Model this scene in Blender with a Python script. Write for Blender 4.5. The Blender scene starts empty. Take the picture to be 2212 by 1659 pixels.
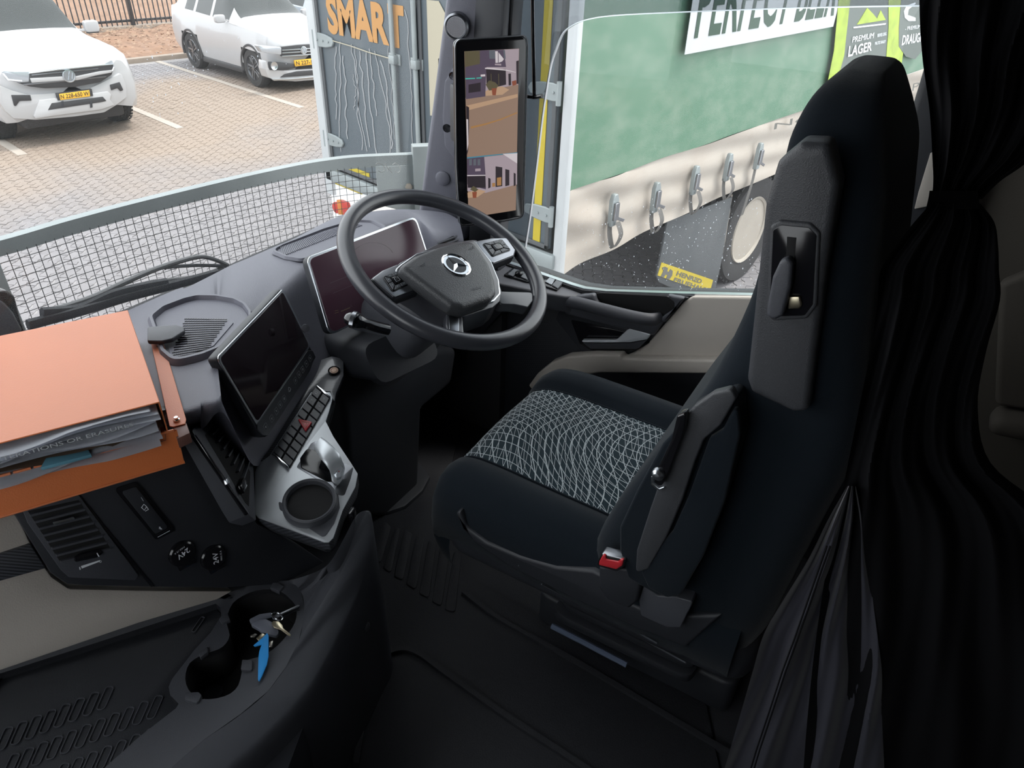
import bpy, bmesh, math, random
import numpy as np
from mathutils import Vector, Matrix
random.seed(7)
SC = bpy.context.scene
COL = SC.collection
# ------------------------------------------------------------------ camera, light, exposure
# World axes: X = right of the lorry, Y = forward, Z up; the eye is at the origin, the street at GZ.
GZ = -3.05
F_PX, YAW, PITCH, ROLL = 1550.0, 48.0, 33.5, 2.1
IW, IH = 2212, 1659
_y, _p, _r = map(math.radians, (YAW, PITCH, ROLL))
FW = Vector((math.sin(_y)*math.cos(_p), math.cos(_y)*math.cos(_p), -math.sin(_p)))
_rt = Vector((math.cos(_y), -math.sin(_y), 0)); _dn = FW.cross(_rt)
RT = _rt*math.cos(_r) - _dn*math.sin(_r); DN = _dn*math.cos(_r) + _rt*math.sin(_r)
cd = bpy.data.cameras.new('camera'); cam = bpy.data.objects.new('camera', cd); COL.objects.link(cam)
cd.sensor_fit = 'HORIZONTAL'; cd.sensor_width = 36; cd.lens = 36*F_PX/IW; cd.clip_start = .02; cd.clip_end = 300
cam.matrix_world = Matrix((( RT.x, -DN.x, -FW.x, 0), (RT.y, -DN.y, -FW.y, 0), (RT.z, -DN.z, -FW.z, 0), (0, 0, 0, 1)))
SC.camera = cam
w = bpy.data.worlds.new('sky'); SC.world = w; w.use_nodes = True
bg = w.node_tree.nodes['Background']; bg.inputs[0].default_value = (.93, .97, 1.0, 1); bg.inputs[1].default_value = 3.0
sd = bpy.data.lights.new('sun', 'SUN'); sun = bpy.data.objects.new('sun', sd); COL.objects.link(sun)
sd.energy = 3.2; sd.angle = math.radians(14); sd.color = (1, .95, .88)
sun.rotation_euler = Vector((.35, -.30, 1)).to_track_quat('Z', 'Y').to_euler()
SC.view_settings.view_transform = 'Standard'; SC.view_settings.look = 'None'
SC.view_settings.gamma = 1; SC.view_settings.use_curve_mapping = False
SC.view_settings.exposure = 0.0
SC.cycles.max_bounces = 7; SC.cycles.diffuse_bounces = 3; SC.cycles.glossy_bounces = 3
SC.cycles.transparent_max_bounces = 16; SC.cycles.sample_clamp_indirect = 3.0
SC.cycles.use_denoising = True

# ------------------------------------------------------------------ measuring helpers
def ray(x, y): return RT*((x-IW/2)/F_PX) + DN*((y-IH/2)/F_PX) + FW
def aX(x, y, X): d = ray(x, y); return d*(X/d.x)
def aY(x, y, Y): d = ray(x, y); return d*(Y/d.y)
def aZ(x, y, Z): d = ray(x, y); return d*(Z/d.z)
def aD(x, y, t): return ray(x, y)*t
class Fr:
    """local frame: origin o, unit axes u, v and normal n = u x v"""
    def __init__(s, o, u, v, flip=False):
        s.o = Vector(o); s.u = Vector(u).normalized(); n = s.u.cross(Vector(v)).normalized()
        if flip: n = -n
        s.n = n; s.v = Vector(v); s.v = (s.v - s.u*s.v.dot(s.u)).normalized()
    def P(s, a, b, h=0.): return s.o + s.u*a + s.v*b + s.n*h
    def px(s, x, y, h=0.):
        d = ray(x, y); t = (s.o + s.n*h).dot(s.n)/d.dot(s.n); q = d*t - s.o
        return (q.dot(s.u), q.dot(s.v))
    def pxs(s, pts, h=0.): return [s.px(x, y, h) for x, y in pts]
    def shift(s, a, b, h=0.):
        f = Fr(s.P(a, b, h), s.u, s.v); f.n = s.n; return f
    def rot(s, ang, a=0, b=0, h=0):
        c, k = math.cos(ang), math.sin(ang)
        f = Fr(s.P(a, b, h), s.u*c + s.v*k, s.v*c - s.u*k); f.n = s.n; return f
def fr3(a, b, c):
    """frame with origin a, u towards b, v on the side of c"""
    a, b, c = Vector(a), Vector(b), Vector(c); return Fr(a, b-a, c-a)
FZ = lambda z: Fr((0, 0, z), (1, 0, 0), (0, 1, 0))
# the cab is turned 12.5 degrees against the trailer: ER = cab right, EF = cab forward
TH = math.radians(12.5); ER = Vector((math.cos(TH), math.sin(TH), 0)); EF = Vector((-math.sin(TH), math.cos(TH), 0)); EZ = Vector((0, 0, 1))
def Wd(x, y, z=0.): return ER*x + EF*y + EZ*z
def aR(x, y, X): d = ray(x, y); return d*(X/d.dot(ER))
def aF(x, y, Y): d = ray(x, y); return d*(Y/d.dot(EF))
FC = lambda z: Fr((0, 0, z), ER, EF)
# ------------------------------------------------------------------ materials
def mat(name, col, rough=.6, metal=0., spec=.5, noise=0., nscale=20., bump=0., bscale=200., emit=0., coat=0., sheen=0., alpha=None):
    m = bpy.data.materials.new(name); m.use_nodes = True; nt = m.node_tree; b = nt.nodes['Principled BSDF']
    b.inputs['Base Color'].default_value = (*col, 1); b.inputs['Roughness'].default_value = rough
    b.inputs['Metallic'].default_value = metal; b.inputs['Specular IOR Level'].default_value = spec
    if coat: b.inputs['Coat Weight'].default_value = coat; b.inputs['Coat Roughness'].default_value = .08
    if sheen: b.inputs['Sheen Weight'].default_value = sheen; b.inputs['Sheen Roughness'].default_value = .4
    if emit: b.inputs['Emission Color'].default_value = (*col, 1); b.inputs['Emission Strength'].default_value = emit; b.inputs['Base Color'].default_value = (0, 0, 0, 1)
    tc = nt.nodes.new('ShaderNodeTexCoord')
    if noise:
        n = nt.nodes.new('ShaderNodeTexNoise'); n.inputs['Scale'].default_value = nscale; n.inputs['Detail'].default_value = 5
        nt.links.new(tc.outputs['Object'], n.inputs['Vector'])
        mx = nt.nodes.new('ShaderNodeMix'); mx.data_type = 'RGBA'
        mx.inputs['A'].default_value = (*[max(0, c*(1-noise)) for c in col], 1); mx.inputs['B'].default_value = (*[min(1, c*(1+noise)) for c in col], 1)
        nt.links.new(n.outputs['Fac'], mx.inputs['Factor']); nt.links.new(mx.outputs['Result'], b.inputs['Base Color'])
    if bump:
        n = nt.nodes.new('ShaderNodeTexNoise'); n.inputs['Scale'].default_value = bscale; n.inputs['Detail'].default_value = 3
        nt.links.new(tc.outputs['Object'], n.inputs['Vector'])
        bp = nt.nodes.new('ShaderNodeBump'); bp.inputs['Strength'].default_value = bump; bp.inputs['Distance'].default_value = .002
        nt.links.new(n.outputs['Fac'], bp.inputs['Height']); nt.links.new(bp.outputs['Normal'], b.inputs['Normal'])
    return m
def glass_mat(name, tint, refl=.06, haze=None):
    m = bpy.data.materials.new(name); m.use_nodes = True; nt = m.node_tree; nt.nodes.clear()
    o = nt.nodes.new('ShaderNodeOutputMaterial'); t = nt.nodes.new('ShaderNodeBsdfTransparent'); g = nt.nodes.new('ShaderNodeBsdfGlossy')
    t.inputs[0].default_value = (*tint, 1); g.inputs['Roughness'].default_value = .02
    mx = nt.nodes.new('ShaderNodeMixShader'); fr = nt.nodes.new('ShaderNodeLayerWeight'); fr.inputs[0].default_value = .5
    pw = nt.nodes.new('ShaderNodeMath'); pw.operation = 'POWER'; pw.inputs[1].default_value = 4
    mu = nt.nodes.new('ShaderNodeMath'); mu.operation = 'MULTIPLY_ADD'; mu.inputs[1].default_value = .5; mu.inputs[2].default_value = refl*.5
    nt.links.new(fr.outputs['Facing'], pw.inputs[0]); nt.links.new(pw.outputs[0], mu.inputs[0]); nt.links.new(mu.outputs[0], mx.inputs[0])
    nt.links.new(t.outputs[0], mx.inputs[1]); nt.links.new(g.outputs[0], mx.inputs[2]); src = mx
    if haze:
        d = nt.nodes.new('ShaderNodeBsdfTranslucent'); d.inputs[0].default_value = (.9, .93, .95, 1)
        m2 = nt.nodes.new('ShaderNodeMixShader'); m2.inputs[0].default_value = haze
        nt.links.new(mx.outputs[0], m2.inputs[1]); nt.links.new(d.outputs[0], m2.inputs[2]); src = m2
    nt.links.new(src.outputs[0], o.inputs[0]); return m
M = {}
EX = .50
def ex(*c): return tuple(v*EX for v in c)
def N(m): return m.node_tree.nodes, m.node_tree.links, m.node_tree.nodes['Principled BSDF']
M['plastic'] = mat('soft black plastic', (.060, .063, .075), .5, bump=.25, bscale=900)
M['plastic_dark'] = mat('deep black plastic', (.024, .026, .032), .5, bump=.2, bscale=900)
M['dash'] = mat('slate grey dash skin', (.15, .152, .185), .5, bump=.3, bscale=700)
M['gloss'] = mat('gloss black', (.008, .008, .01), .12)
M['lever_silver'] = mat('satin lever silver', (.72, .76, .80), .42, .55)
M['screen'] = mat('dark screen glass', (.030, .021, .026), .07, spec=.6)
M['cluster'] = mat('screen glass with painted reflection', (.115, .055, .080), .16, spec=.5)  # pinkish reflection on the cluster put into the base colour
M['chrome'] = mat('chrome', (.75, .77, .8), .15, 1)
M['satin'] = mat('satin silver', (.62, .66, .70), .28, 1)
M['satin_dark'] = mat('dark satin trim', (.25, .26, .28), .3, 1)
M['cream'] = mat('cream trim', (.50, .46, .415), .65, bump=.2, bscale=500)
M['orange'] = mat('orange powder coated steel', (.58, .135, .02), .5, spec=.8, noise=.08, nscale=9, bump=.15, bscale=500)
M['orange'].node_tree.nodes['Principled BSDF'].inputs['Sheen Weight'].default_value = .18; M['orange'].node_tree.nodes['Principled BSDF'].inputs['Sheen Roughness'].default_value = .6
M['paper'] = mat('paper', (.72, .74, .80), .85, noise=.15, nscale=30)
M['card'] = mat('brown card', (.20, .14, .10), .8)
M['red'] = mat('red plastic', (.55, .03, .04), .35)
M['white_print'] = mat('white print', (.75, .78, .82), .6)
M['rubber'] = mat('tyre rubber', ex(*(.05, .048, .05)), .8, noise=.3, nscale=12)
M['floor_mat'] = mat('black floor rubber', (.022, .023, .028), .62, bump=.6, bscale=450)
M['velour'] = mat('black velour', (.010, .014, .019), .95, spec=.1, sheen=.12, bump=.3, bscale=900)
M['curtain'] = mat('shaded curtain cloth', (.006, .006, .007), .9, spec=.1)  # curtain cloth blackened: the backlit shade is put into the colour
M['curtain_lit'] = mat('lit curtain cloth', (.032, .032, .044), .6, sheen=.25)  # lighter copy of the same cloth, window light put into its colour
M['galv'] = mat('galvanised steel', ex(*(.50, .56, .57)), .5, .3, noise=.2, nscale=8)
M['blue'] = mat('blue plastic tag', (.02, .30, .75), .5)
M['steel'] = mat('key steel', (.6, .58, .52), .3, 1)
M['brass'] = mat('brass key', (.65, .58, .42), .3, 1)
M['glass'] = glass_mat('clear window glass', (.97, .98, .98), .04, haze=.015)
M['tint'] = glass_mat('smoked acrylic', (.62, .64, .66), .05)
M['white_paint'] = mat('white car paint', ex(*(.80, .80, .82)), .3, coat=.6)
M['silver_paint'] = mat('pale blue car paint', ex(*(.52, .60, .70)), .3, coat=.6)
M['car_glass'] = mat('dark car glass', (.035, .04, .04), .12, spec=.35)
M['car_black'] = mat('car black trim', (.03, .03, .033), .5)
M['plate'] = mat('yellow number plate', (.72, .40, .03), .5)
M['black_ink'] = mat('black ink', (.03, .025, .02), .6)
M['trailer_white'] = mat('white trailer paint', (.44, .46, .47), .5, noise=.08, nscale=6)
M['yellow_tape'] = mat('yellow reflective tape', ex(*(.80, .62, .02)), .4, noise=.1, nscale=30)
M['orange_print'] = mat('orange lettering', ex(*(.85, .42, .12)), .6)
M['cream_print'] = mat('cream lettering', ex(*(.72, .66, .50)), .6)
M['green_print'] = mat('dark green lettering', ex(*(.035, .10, .06)), .6)
M['lime'] = mat('lime print', ex(*(.55, .75, .06)), .6, noise=.5, nscale=9)
M['bottle_dark'] = mat('grey green label print', ex(*(.17, .21, .19)), .6)
M['dark_metal'] = mat('dark chassis', ex(*(.03, .032, .036)), .6, noise=.4, nscale=5)
M['rim'] = mat('dusty wheel rim', ex(*(.62, .56, .48)), .6, noise=.15, nscale=6)
M['flap'] = mat('grey mud flap rubber', ex(*(.13, .14, .15)), .7, noise=.15, nscale=6)
M['sign_yellow'] = mat('yellow sign', ex(*(.80, .62, .05)), .5)
M['sign_ink'] = mat('grey sign ink', (.10, .10, .09), .6)
M['lamp_red'] = mat('red lamp lens', ex(*(.75, .04, .02)), .25)
M['lamp_orange'] = mat('orange lamp lens', ex(*(.85, .28, .03)), .25)
M['lamp_clear'] = mat('clear lamp lens', (.45, .48, .52), .12, .4)
# ------------------------------------------------------------------ mesh helpers
def B(): return bmesh.new()
def obj(name, bm, m, parent=None, smooth=True, ang=35):
    bmesh.ops.recalc_face_normals(bm, faces=bm.faces)
    me = bpy.data.meshes.new(name)
    if parent is not None:
        r = parent
        while r.parent is not None: r = r.parent
        bmesh.ops.translate(bm, verts=bm.verts, vec=-r.location)
    bm.to_mesh(me); bm.free()
    ms = m if isinstance(m, (list, tuple)) else [m]
    for q in ms: me.materials.append(M[q] if isinstance(q, str) else q)
    if smooth:
        me.polygons.foreach_set('use_smooth', [True]*len(me.polygons)); me.set_sharp_from_angle(angle=math.radians(ang))
    o = bpy.data.objects.new(name, me); COL.objects.link(o)
    if parent is not None: o.parent = parent
    return o
def thing(name, label, cat, loc, group=None):
    o = bpy.data.objects.new(name, None); COL.objects.link(o); o.location = loc; o.empty_display_size = .05
    o['label'] = label; o['category'] = cat
    if group: o['group'] = group
    return o
def tag(o, label=None, cat=None, group=None, kind=None):
    if label: o['label'] = label
    if cat: o['category'] = cat
    if group: o['group'] = group
    if kind: o['kind'] = kind
    return o
def kids(o): return [c for c in COL.objects if c.parent == o]
def copy_tree(o, parent=None):
    c = o.copy(); COL.objects.link(c)
    if parent is not None: c.parent = parent
    for k in list(o.children): copy_tree(k, c)
    return c
def bev(bm, off, seg=2, ang=30, edges=None):
    if off <= 0: return
    es = edges if edges is not None else [e for e in bm.edges if len(e.link_faces) == 2 and e.calc_face_angle(0) > math.radians(ang)]
    bmesh.ops.bevel(bm, geom=es, offset=off, segments=seg, profile=.5, affect='EDGES', clamp_overlap=True)
def merge(bm, other):
    me = bpy.data.meshes.new('t'); other.to_mesh(me); other.free(); bm.from_mesh(me); bpy.data.meshes.remove(me)
def prism(fr, pts, h0, h1, b=0., seg=2, bm=None, scale_top=None):
    """flat polygon (frame coordinates) pushed from height h0 to h1"""
    t = B(); n = len(pts)
    cx = sum(p[0] for p in pts)/n; cy = sum(p[1] for p in pts)/n; k = 1 if scale_top is None else scale_top
    lo = [t.verts.new(fr.P(a, c, h0)) for a, c in pts]
    hi = [t.verts.new(fr.P(cx+(a-cx)*k, cy+(c-cy)*k, h1)) for a, c in pts]
    t.faces.new(lo[::-1]); t.faces.new(hi)
    for i in range(n): j = (i+1) % n; t.faces.new((lo[i], lo[j], hi[j], hi[i]))
    bmesh.ops.recalc_face_normals(t, faces=t.faces)
    bev(t, b, seg)
    if bm is None: return t
    merge(bm, t); return bm
def box(fr, x0, x1, y0, y1, z0, z1, b=0., seg=2, bm=None):
    return prism(fr, [(x0, y0), (x1, y0), (x1, y1), (x0, y1)], z0, z1, b, seg, bm)
def holed(fr, outer, holes, h0, h1, bm=None):
    """plate with holes"""
    t = B(); edges = []
    for lp in [outer]+holes:
        vs = [t.verts.new(fr.P(a, c, h1)) for a, c in lp]
        edges += [t.edges.new((vs[i], vs[(i+1) % len(vs)])) for i in range(len(vs))]
    g = bmesh.ops.triangle_fill(t, edges=edges, use_beauty=True, use_dissolve=False)
    fs = [f for f in t.faces]
    r = bmesh.ops.extrude_face_region(t, geom=fs)
    vs = [e for e in r['geom'] if isinstance(e, bmesh.types.BMVert)]
    bmesh.ops.translate(t, verts=vs, vec=fr.n*(h0-h1))
    if bm is None: return t
    merge(bm, t); return bm
def rrect(x0, x1, y0, y1, r, n=5):
    return roundpoly([(x0, y0), (x1, y0), (x1, y1), (x0, y1)], r, n)
def roundpoly(pts, r, n=4):
    out = []; N_ = len(pts)
    for i in range(N_):
        p0, p1, p2 = (Vector(pts[k % N_][:2]) for k in (i-1, i, i+1))
        a, c = (p0-p1), (p2-p1); la, lc = a.length, c.length
        if la < 1e-9 or lc < 1e-9: continue
        a.normalize(); c.normalize(); rr = r if not isinstance(r, (list, tuple)) else r[i]
        ang = a.angle(c, math.pi)
        if ang > math.radians(175) or rr <= 0: out.append(tuple(p1)); continue
        d = min(rr/math.tan(ang/2), la*.48, lc*.48)
        s, e = p1+a*d, p1+c*d
        for k in range(n+1):
            t = k/n; out.append(tuple(s*(1-t)**2 + p1*2*t*(1-t) + e*t*t))
    return out
def circle(cx, cy, r, n=24, ry=None):
    return [(cx+r*math.cos(2*math.pi*i/n), cy+(ry or r)*math.sin(2*math.pi*i/n)) for i in range(n)]
def spline(pts, n=6, closed=False):
    P_ = [Vector(p) for p in pts]; L = len(P_); out = []
    for i in range(L if closed else L-1):
        p0 = P_[(i-1) % L] if closed or i > 0 else P_[0]; p1 = P_[i]; p2 = P_[(i+1) % L]
        p3 = P_[(i+2) % L] if closed or i+2 < L else P_[-1]
        for k in range(n):
            t = k/n
            out.append(.5*((2*p1)+(p2-p0)*t+(2*p0-5*p1+4*p2-p3)*t*t+(3*p1-p0-3*p2+p3)*t**3))
    if not closed: out.append(P_[-1])
    return out
def grid(rows, closed_v=False, closed_u=False, bm=None, caps=False):
    t = B() if bm is None else bm; V = [[t.verts.new(p) for p in r] for r in rows]
    nu, nv = len(V), len(V[0])
    for i in range(nu if closed_u else nu-1):
        for j in range(nv if closed_v else nv-1):
            a, b_, c, d = V[i][j], V[i][(j+1) % nv], V[(i+1) % nu][(j+1) % nv], V[(i+1) % nu][j]
            if len({a, b_, c, d}) == 4:
                try: t.faces.new((a, b_, c, d))
                except ValueError: pass
    if caps:
        for r in (V[0], V[-1]):
            try: t.faces.new(r)
            except ValueError: pass
    return t
def tube(pts, r, n=8, closed=False, bm=None, caps=True, flat=None):
    """round tube along points; r a number or a list; flat=(k) squashes along the second axis"""
    P_ = [Vector(p) for p in pts]; L = len(P_); rows = []; up = None
    for i in range(L):
        t = (P_[(i+1) % L]-P_[(i-1) % L]) if closed else (P_[min(i+1, L-1)]-P_[max(i-1, 0)])
        t.normalize()
        if up is None:
            up = Vector((0, 0, 1)) if abs(t.z) < .9 else Vector((1, 0, 0))
        s = t.cross(up)
        if s.length < 1e-6: s = t.orthogonal()
        s.normalize(); up = s.cross(t).normalized()
        rr = r[i] if isinstance(r, (list, tuple)) else r; fl = flat or 1
        rows.append([P_[i]+s*math.cos(2*math.pi*k/n)*rr+up*math.sin(2*math.pi*k/n)*rr*fl for k in range(n)])
    return grid(rows, True, closed, bm, caps and not closed)
def lathe(fr, prof, n=28, bm=None, a=0, b=0, arc=None):
    """profile [(radius, height)] about the frame normal at (a, b)"""
    rows = []
    for r, h in prof:
        rows.append([fr.P(a+r*math.cos(2*math.pi*k/n), b+r*math.sin(2*math.pi*k/n), h) for k in range(n)])
    return grid(rows, True, False, bm, True)
def loft(rows, bm=None, caps=True, closed=True): return grid(rows, closed, False, bm, caps)
_fc = {}
def glyphs(s, off=0., shear=0.):
    """2D outline mesh of a word in the built-in font, normalised to the unit box"""
    k = (s, off, shear)
    if k not in _fc:
        c = bpy.data.curves.new('t', 'FONT'); c.body = s; c.offset = off; c.shear = shear; c.resolution_u = 3
        o = bpy.data.objects.new('t', c); COL.objects.link(o)
        me = bpy.data.meshes.new_from_object(o.evaluated_get(bpy.context.evaluated_depsgraph_get()))
        vs = [(v.co.x, v.co.y) for v in me.vertices]; fs = [tuple(p.vertices) for p in me.polygons]
        bpy.data.objects.remove(o); bpy.data.curves.remove(c); bpy.data.meshes.remove(me)
        x0 = min(v[0] for v in vs); x1 = max(v[0] for v in vs); y0 = min(v[1] for v in vs); y1 = max(v[1] for v in vs)
        _fc[k] = ([((x-x0)/(x1-x0), (y-y0)/(y1-y0)) for x, y in vs], fs)
    return _fc[k]
def text(name, s, fn, m, parent, off=0., shear=0., clip=None):
    """fn(u, v) -> world; a flat printed word"""
    vs, fs = glyphs(s, off, shear); t = B(); V = [t.verts.new(fn(u, v)) for u, v in vs]
    for f in fs:
        try: t.faces.new([V[i] for i in f])
        except ValueError: pass
    o = obj(name, t, m, parent, smooth=False); return o
def quad(fr, pts, h=0.):
    """bilinear map of the unit box onto frame points [bl, br, tr, tl]"""
    bl, br, tr, tl = [Vector(p) for p in pts]
    def fn(u, v):
        p = (bl*(1-u)+br*u)*(1-v) + (tl*(1-u)+tr*u)*v; return fr.P(p.x, p.y, h)
    return fn
def line2(fr, pts, wd, h0, h1, bm=None, closed=False):
    """flat ribbon of width wd along 2D frame points"""
    t = B() if bm is None else bm; P_ = [Vector(p) for p in pts]; L = len(P_); rows = []
    for i in range(L):
        d = (P_[(i+1) % L]-P_[(i-1) % L]) if closed else (P_[min(i+1, L-1)]-P_[max(i-1, 0)])
        d.normalize(); s = Vector((-d.y, d.x))*wd/2; a, c = P_[i]-s, P_[i]+s
        rows.append([fr.P(a.x, a.y, h0), fr.P(a.x, a.y, h1), fr.P(c.x, c.y, h1), fr.P(c.x, c.y, h0)])
    return grid(rows, True, closed, t, not closed)
# ================================================================== STREET
def ground_mat(name, base, dust, y0=8.2, y1=11.0, y2=14.5, y3=16.5, bumpy=.0):
    m = mat(name, base, .9); nd, lk, b = N(m)
    geo = nd.new('ShaderNodeNewGeometry'); sp = nd.new('ShaderNodeSeparateXYZ'); lk.new(geo.outputs['Position'], sp.inputs[0])
    ramp = nd.new('ShaderNodeMapRange'); ramp.inputs[1].default_value = y0; ramp.inputs[2].default_value = y1
    ramp2 = nd.new('ShaderNodeMapRange'); ramp2.inputs[1].default_value = y3; ramp2.inputs[2].default_value = y2
    n = nd.new('ShaderNodeTexNoise'); n.inputs['Scale'].default_value = .55; n.inputs['Detail'].default_value = 4; lk.new(geo.outputs['Position'], n.inputs['Vector'])
    ad = nd.new('ShaderNodeMath'); ad.operation = 'MULTIPLY_ADD'; ad.inputs[1].default_value = 5; lk.new(n.outputs['Fac'], ad.inputs[0])
    sb = nd.new('ShaderNodeMath'); sb.operation = 'SUBTRACT'; sb.inputs[1].default_value = 2.5; lk.new(sp.outputs['Y'], sb.inputs[0]); lk.new(sb.outputs[0], ad.inputs[2])
    lk.new(ad.outputs[0], ramp.inputs[0]); lk.new(ad.outputs[0], ramp2.inputs[0])
    mu = nd.new('ShaderNodeMath'); mu.operation = 'MULTIPLY'; lk.new(ramp.outputs[0], mu.inputs[0]); lk.new(ramp2.outputs[0], mu.inputs[1])
    n2 = nd.new('ShaderNodeTexNoise'); n2.inputs['Scale'].default_value = 9; n2.inputs['Detail'].default_value = 6; lk.new(geo.outputs['Position'], n2.inputs['Vector'])
    m1 = nd.new('ShaderNodeMix'); m1.data_type = 'RGBA'; m1.inputs['A'].default_value = (*[c*.72 for c in base], 1); m1.inputs['B'].default_value = (*[c*1.25 for c in base], 1)
    lk.new(n2.outputs['Fac'], m1.inputs['Factor'])
    m2 = nd.new('ShaderNodeMix'); m2.data_type = 'RGBA'; lk.new(mu.outputs[0], m2.inputs['Factor']); lk.new(m1.outputs['Result'], m2.inputs['A']); m2.inputs['B'].default_value = (*dust, 1)
    lk.new(m2.outputs['Result'], b.inputs['Base Color']); return m
M['paver'] = ground_mat('grey concrete pavers with sandy dust', (.175, .168, .175), (.225, .178, .142))
M['joint'] = ground_mat('joint sand', (.25, .24, .24), (.29, .24, .20))
M['road_line'] = mat('worn road paint', (.34, .30, .26), .8, noise=.15, nscale=8)
M['earth'] = mat('red brown earth', (.20, .118, .075), .95, noise=.45, nscale=5, bump=.5, bscale=30)
M['kerb'] = mat('dusty concrete kerb', (.24, .20, .165), .9, noise=.2, nscale=10)
f = FZ(GZ)
ground = tag(obj('ground', box(f, -14, 26, -8, 17.45, -.3, -.006), 'joint', smooth=False), kind='structure')
PA = math.radians(40); pu = Vector((math.cos(PA), math.sin(PA))); pv = Vector((-math.sin(PA), math.cos(PA)))
def project(p):
    z = p.dot(FW); return (p.dot(RT)/z*F_PX+IW/2, p.dot(DN)/z*F_PX+IH/2, z)
PL, PW = .20, .10
t = B(); prism(Fr((0, 0, 0), (1, 0, 0), (0, 1, 0)), [(x, sg*(PW/2-.006)+zg) for sg, xs in ((-1, ((-.094, 0), (-.05, .013), (0, -.013), (.05, .013), (.094, 0))), (1, ((.094, 0), (.05, .013), (0, -.013), (-.05, .013), (-.094, 0)))) for x, zg in xs], -.04, .0, 0, bm=t)
bmesh.ops.delete(t, geom=[x for x in t.faces if x.normal.z < -.5 or x.calc_center_median().z < -.039], context='FACES')
rot = Matrix.Rotation(PA, 4, 'Z')
pav_me = bpy.data.meshes.new('paver'); t.to_mesh(pav_me); t.free(); pav_me.materials.append(M['paver'])
base_v = np.array([v.co[:] for v in pav_me.vertices]); base_f = [tuple(p.vertices) for p in pav_me.polygons]
cells = []
for j in range(-140, 200):
    for i in range(-20, 130):
        c = pu*(i*PL + (PL/2 if j % 2 else 0)) + pv*(j*PW)
        p = Vector((c.x, c.y, GZ))
        if c.y > 17.2 or p.dot(FW) < 1: continue
        x, y, z = project(p)
        z1 = -450 < x < 1250 and 60 < y < 900
        z2 = 1150 < x < 2100 and 250 < y < 800
        if z1 or z2: cells.append((z, c.x, c.y, z2))
vis = lambda c: (lambda q: (0 < q[0] < 905 and 330 < q[1] < 720) or (1200 < q[0] < 1660 and 380 < q[1] < 640))(project(Vector((c[1], c[2], GZ))))
cells.sort(key=lambda c: (not vis(c), c[0])); near = cells[:300]; rest = cells[300:]
def pav_rot(k): return (random.gauss(0, .006), random.gauss(0, .006), PA+random.gauss(0, .01))
for z, x, y, k in near:
    o = bpy.data.objects.new('paver', pav_me); COL.objects.link(o); o.parent = ground
    o.location = (x, y, GZ+random.gauss(0, .0015)); o.rotation_euler = pav_rot(0)
nb = len(base_v); R = np.array(rot.to_3x3()); rv = base_v @ R.T
allv = np.zeros((len(rest)*nb, 3)); 
for q, (z, x, y, k) in enumerate(rest): allv[q*nb:(q+1)*nb] = rv + [x, y, GZ+random.gauss(0, .0012)]
allf = [tuple(a+q*nb for a in fc) for q in range(len(rest)) for fc in base_f]
me = bpy.data.meshes.new('pavers'); me.from_pydata(allv.tolist(), [], allf); me.materials.append(M['paver'])
o = bpy.data.objects.new('pavers', me); COL.objects.link(o); o.parent = ground; o['kind'] = 'stuff'
for X, ya, yb in ((2.75, 11.75, 17.4), (5.0, 11.75, 17.4), (7.22, 11.75, 17.4)):
    t = B(); y = ya
    box(f, X-.06, X+.06, ya, yb, -.005, .006, bm=t); obj('parking_line', t, 'road_line', ground, smooth=False)
# kerb, earth bank, fence
kerb = tag(obj('trim_1', box(f, -4, 24, 17.45, 17.62, -.2, .09, .015), 'kerb'), kind='structure')
rows = []
for j in range(60):
    y = 17.62 + (j/59)**1.3*26
    rows.append([Vector((x, y, GZ+.05+.03*(y-17.6)*.5+random.gauss(0, .02+.02*(j > 2)))) for x in np.linspace(-6, 30, 90)])
tag(obj('earth_bank', grid(rows), 'earth'), 'red brown earth bank behind the kerb and fence', kind='structure')
fence = thing('fence', 'black steel palisade fence beyond the parking bays', 'fence', (9, 21.8, GZ))
def bank_z(y): return GZ+.05+.015*(y-17.6)
zb = bank_z(21.8)+.08
obj('footing', box(FZ(zb), 5, 14.5, 21.65, 21.95, -.4, -.03, .01), 'kerb', fence)
obj('rail', box(FZ(zb), 5, 14.5, 21.78, 21.82, .05, .11, .004), 'car_black', fence)
obj('rail', box(FZ(zb), 5, 14.5, 21.78, 21.82, 1.75, 1.81, .004), 'car_black', fence)
bar0 = obj('bar', box(FZ(zb), 6.0-.012, 6.0+.012, 21.75, 21.775, -.02, 2.1, .0), 'car_black', fence)
for k in range(1, 62):
    c = bar0.copy(); COL.objects.link(c); c.parent = fence; c.location = (k*.13, 0, 0)
for X in (8.62, 11.6, 5.6):
    obj('post', box(FZ(zb), X-.04, X+.04, 21.70, 21.84, -.1, 2.2, .005), 'car_black', fence)
# dry leaves scattered on the bank: nobody could count them
t = B()
for k in range(1600):
    x, y = random.uniform(5.5, 14), 17.7+random.random()**.8*4; s = random.uniform(.02, .05); a = random.random()*6.28
    z = bank_z(y)+.05; q = [Vector((x+s*math.cos(a+b_), y+s*.6*math.sin(a+b_), z+random.uniform(0, .03))) for b_ in (0, 1.6, 3.1, 4.7)]
    t.faces.new([t.verts.new(v) for v in q])
M['leaf'] = mat('dry leaf litter', (.27, .185, .125), .9, noise=.5, nscale=3)
tag(obj('leaf_litter', t, 'leaf', smooth=False), 'dry leaf litter lying on the earth bank by the kerb', 'leaf litter', kind='stuff')

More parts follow.
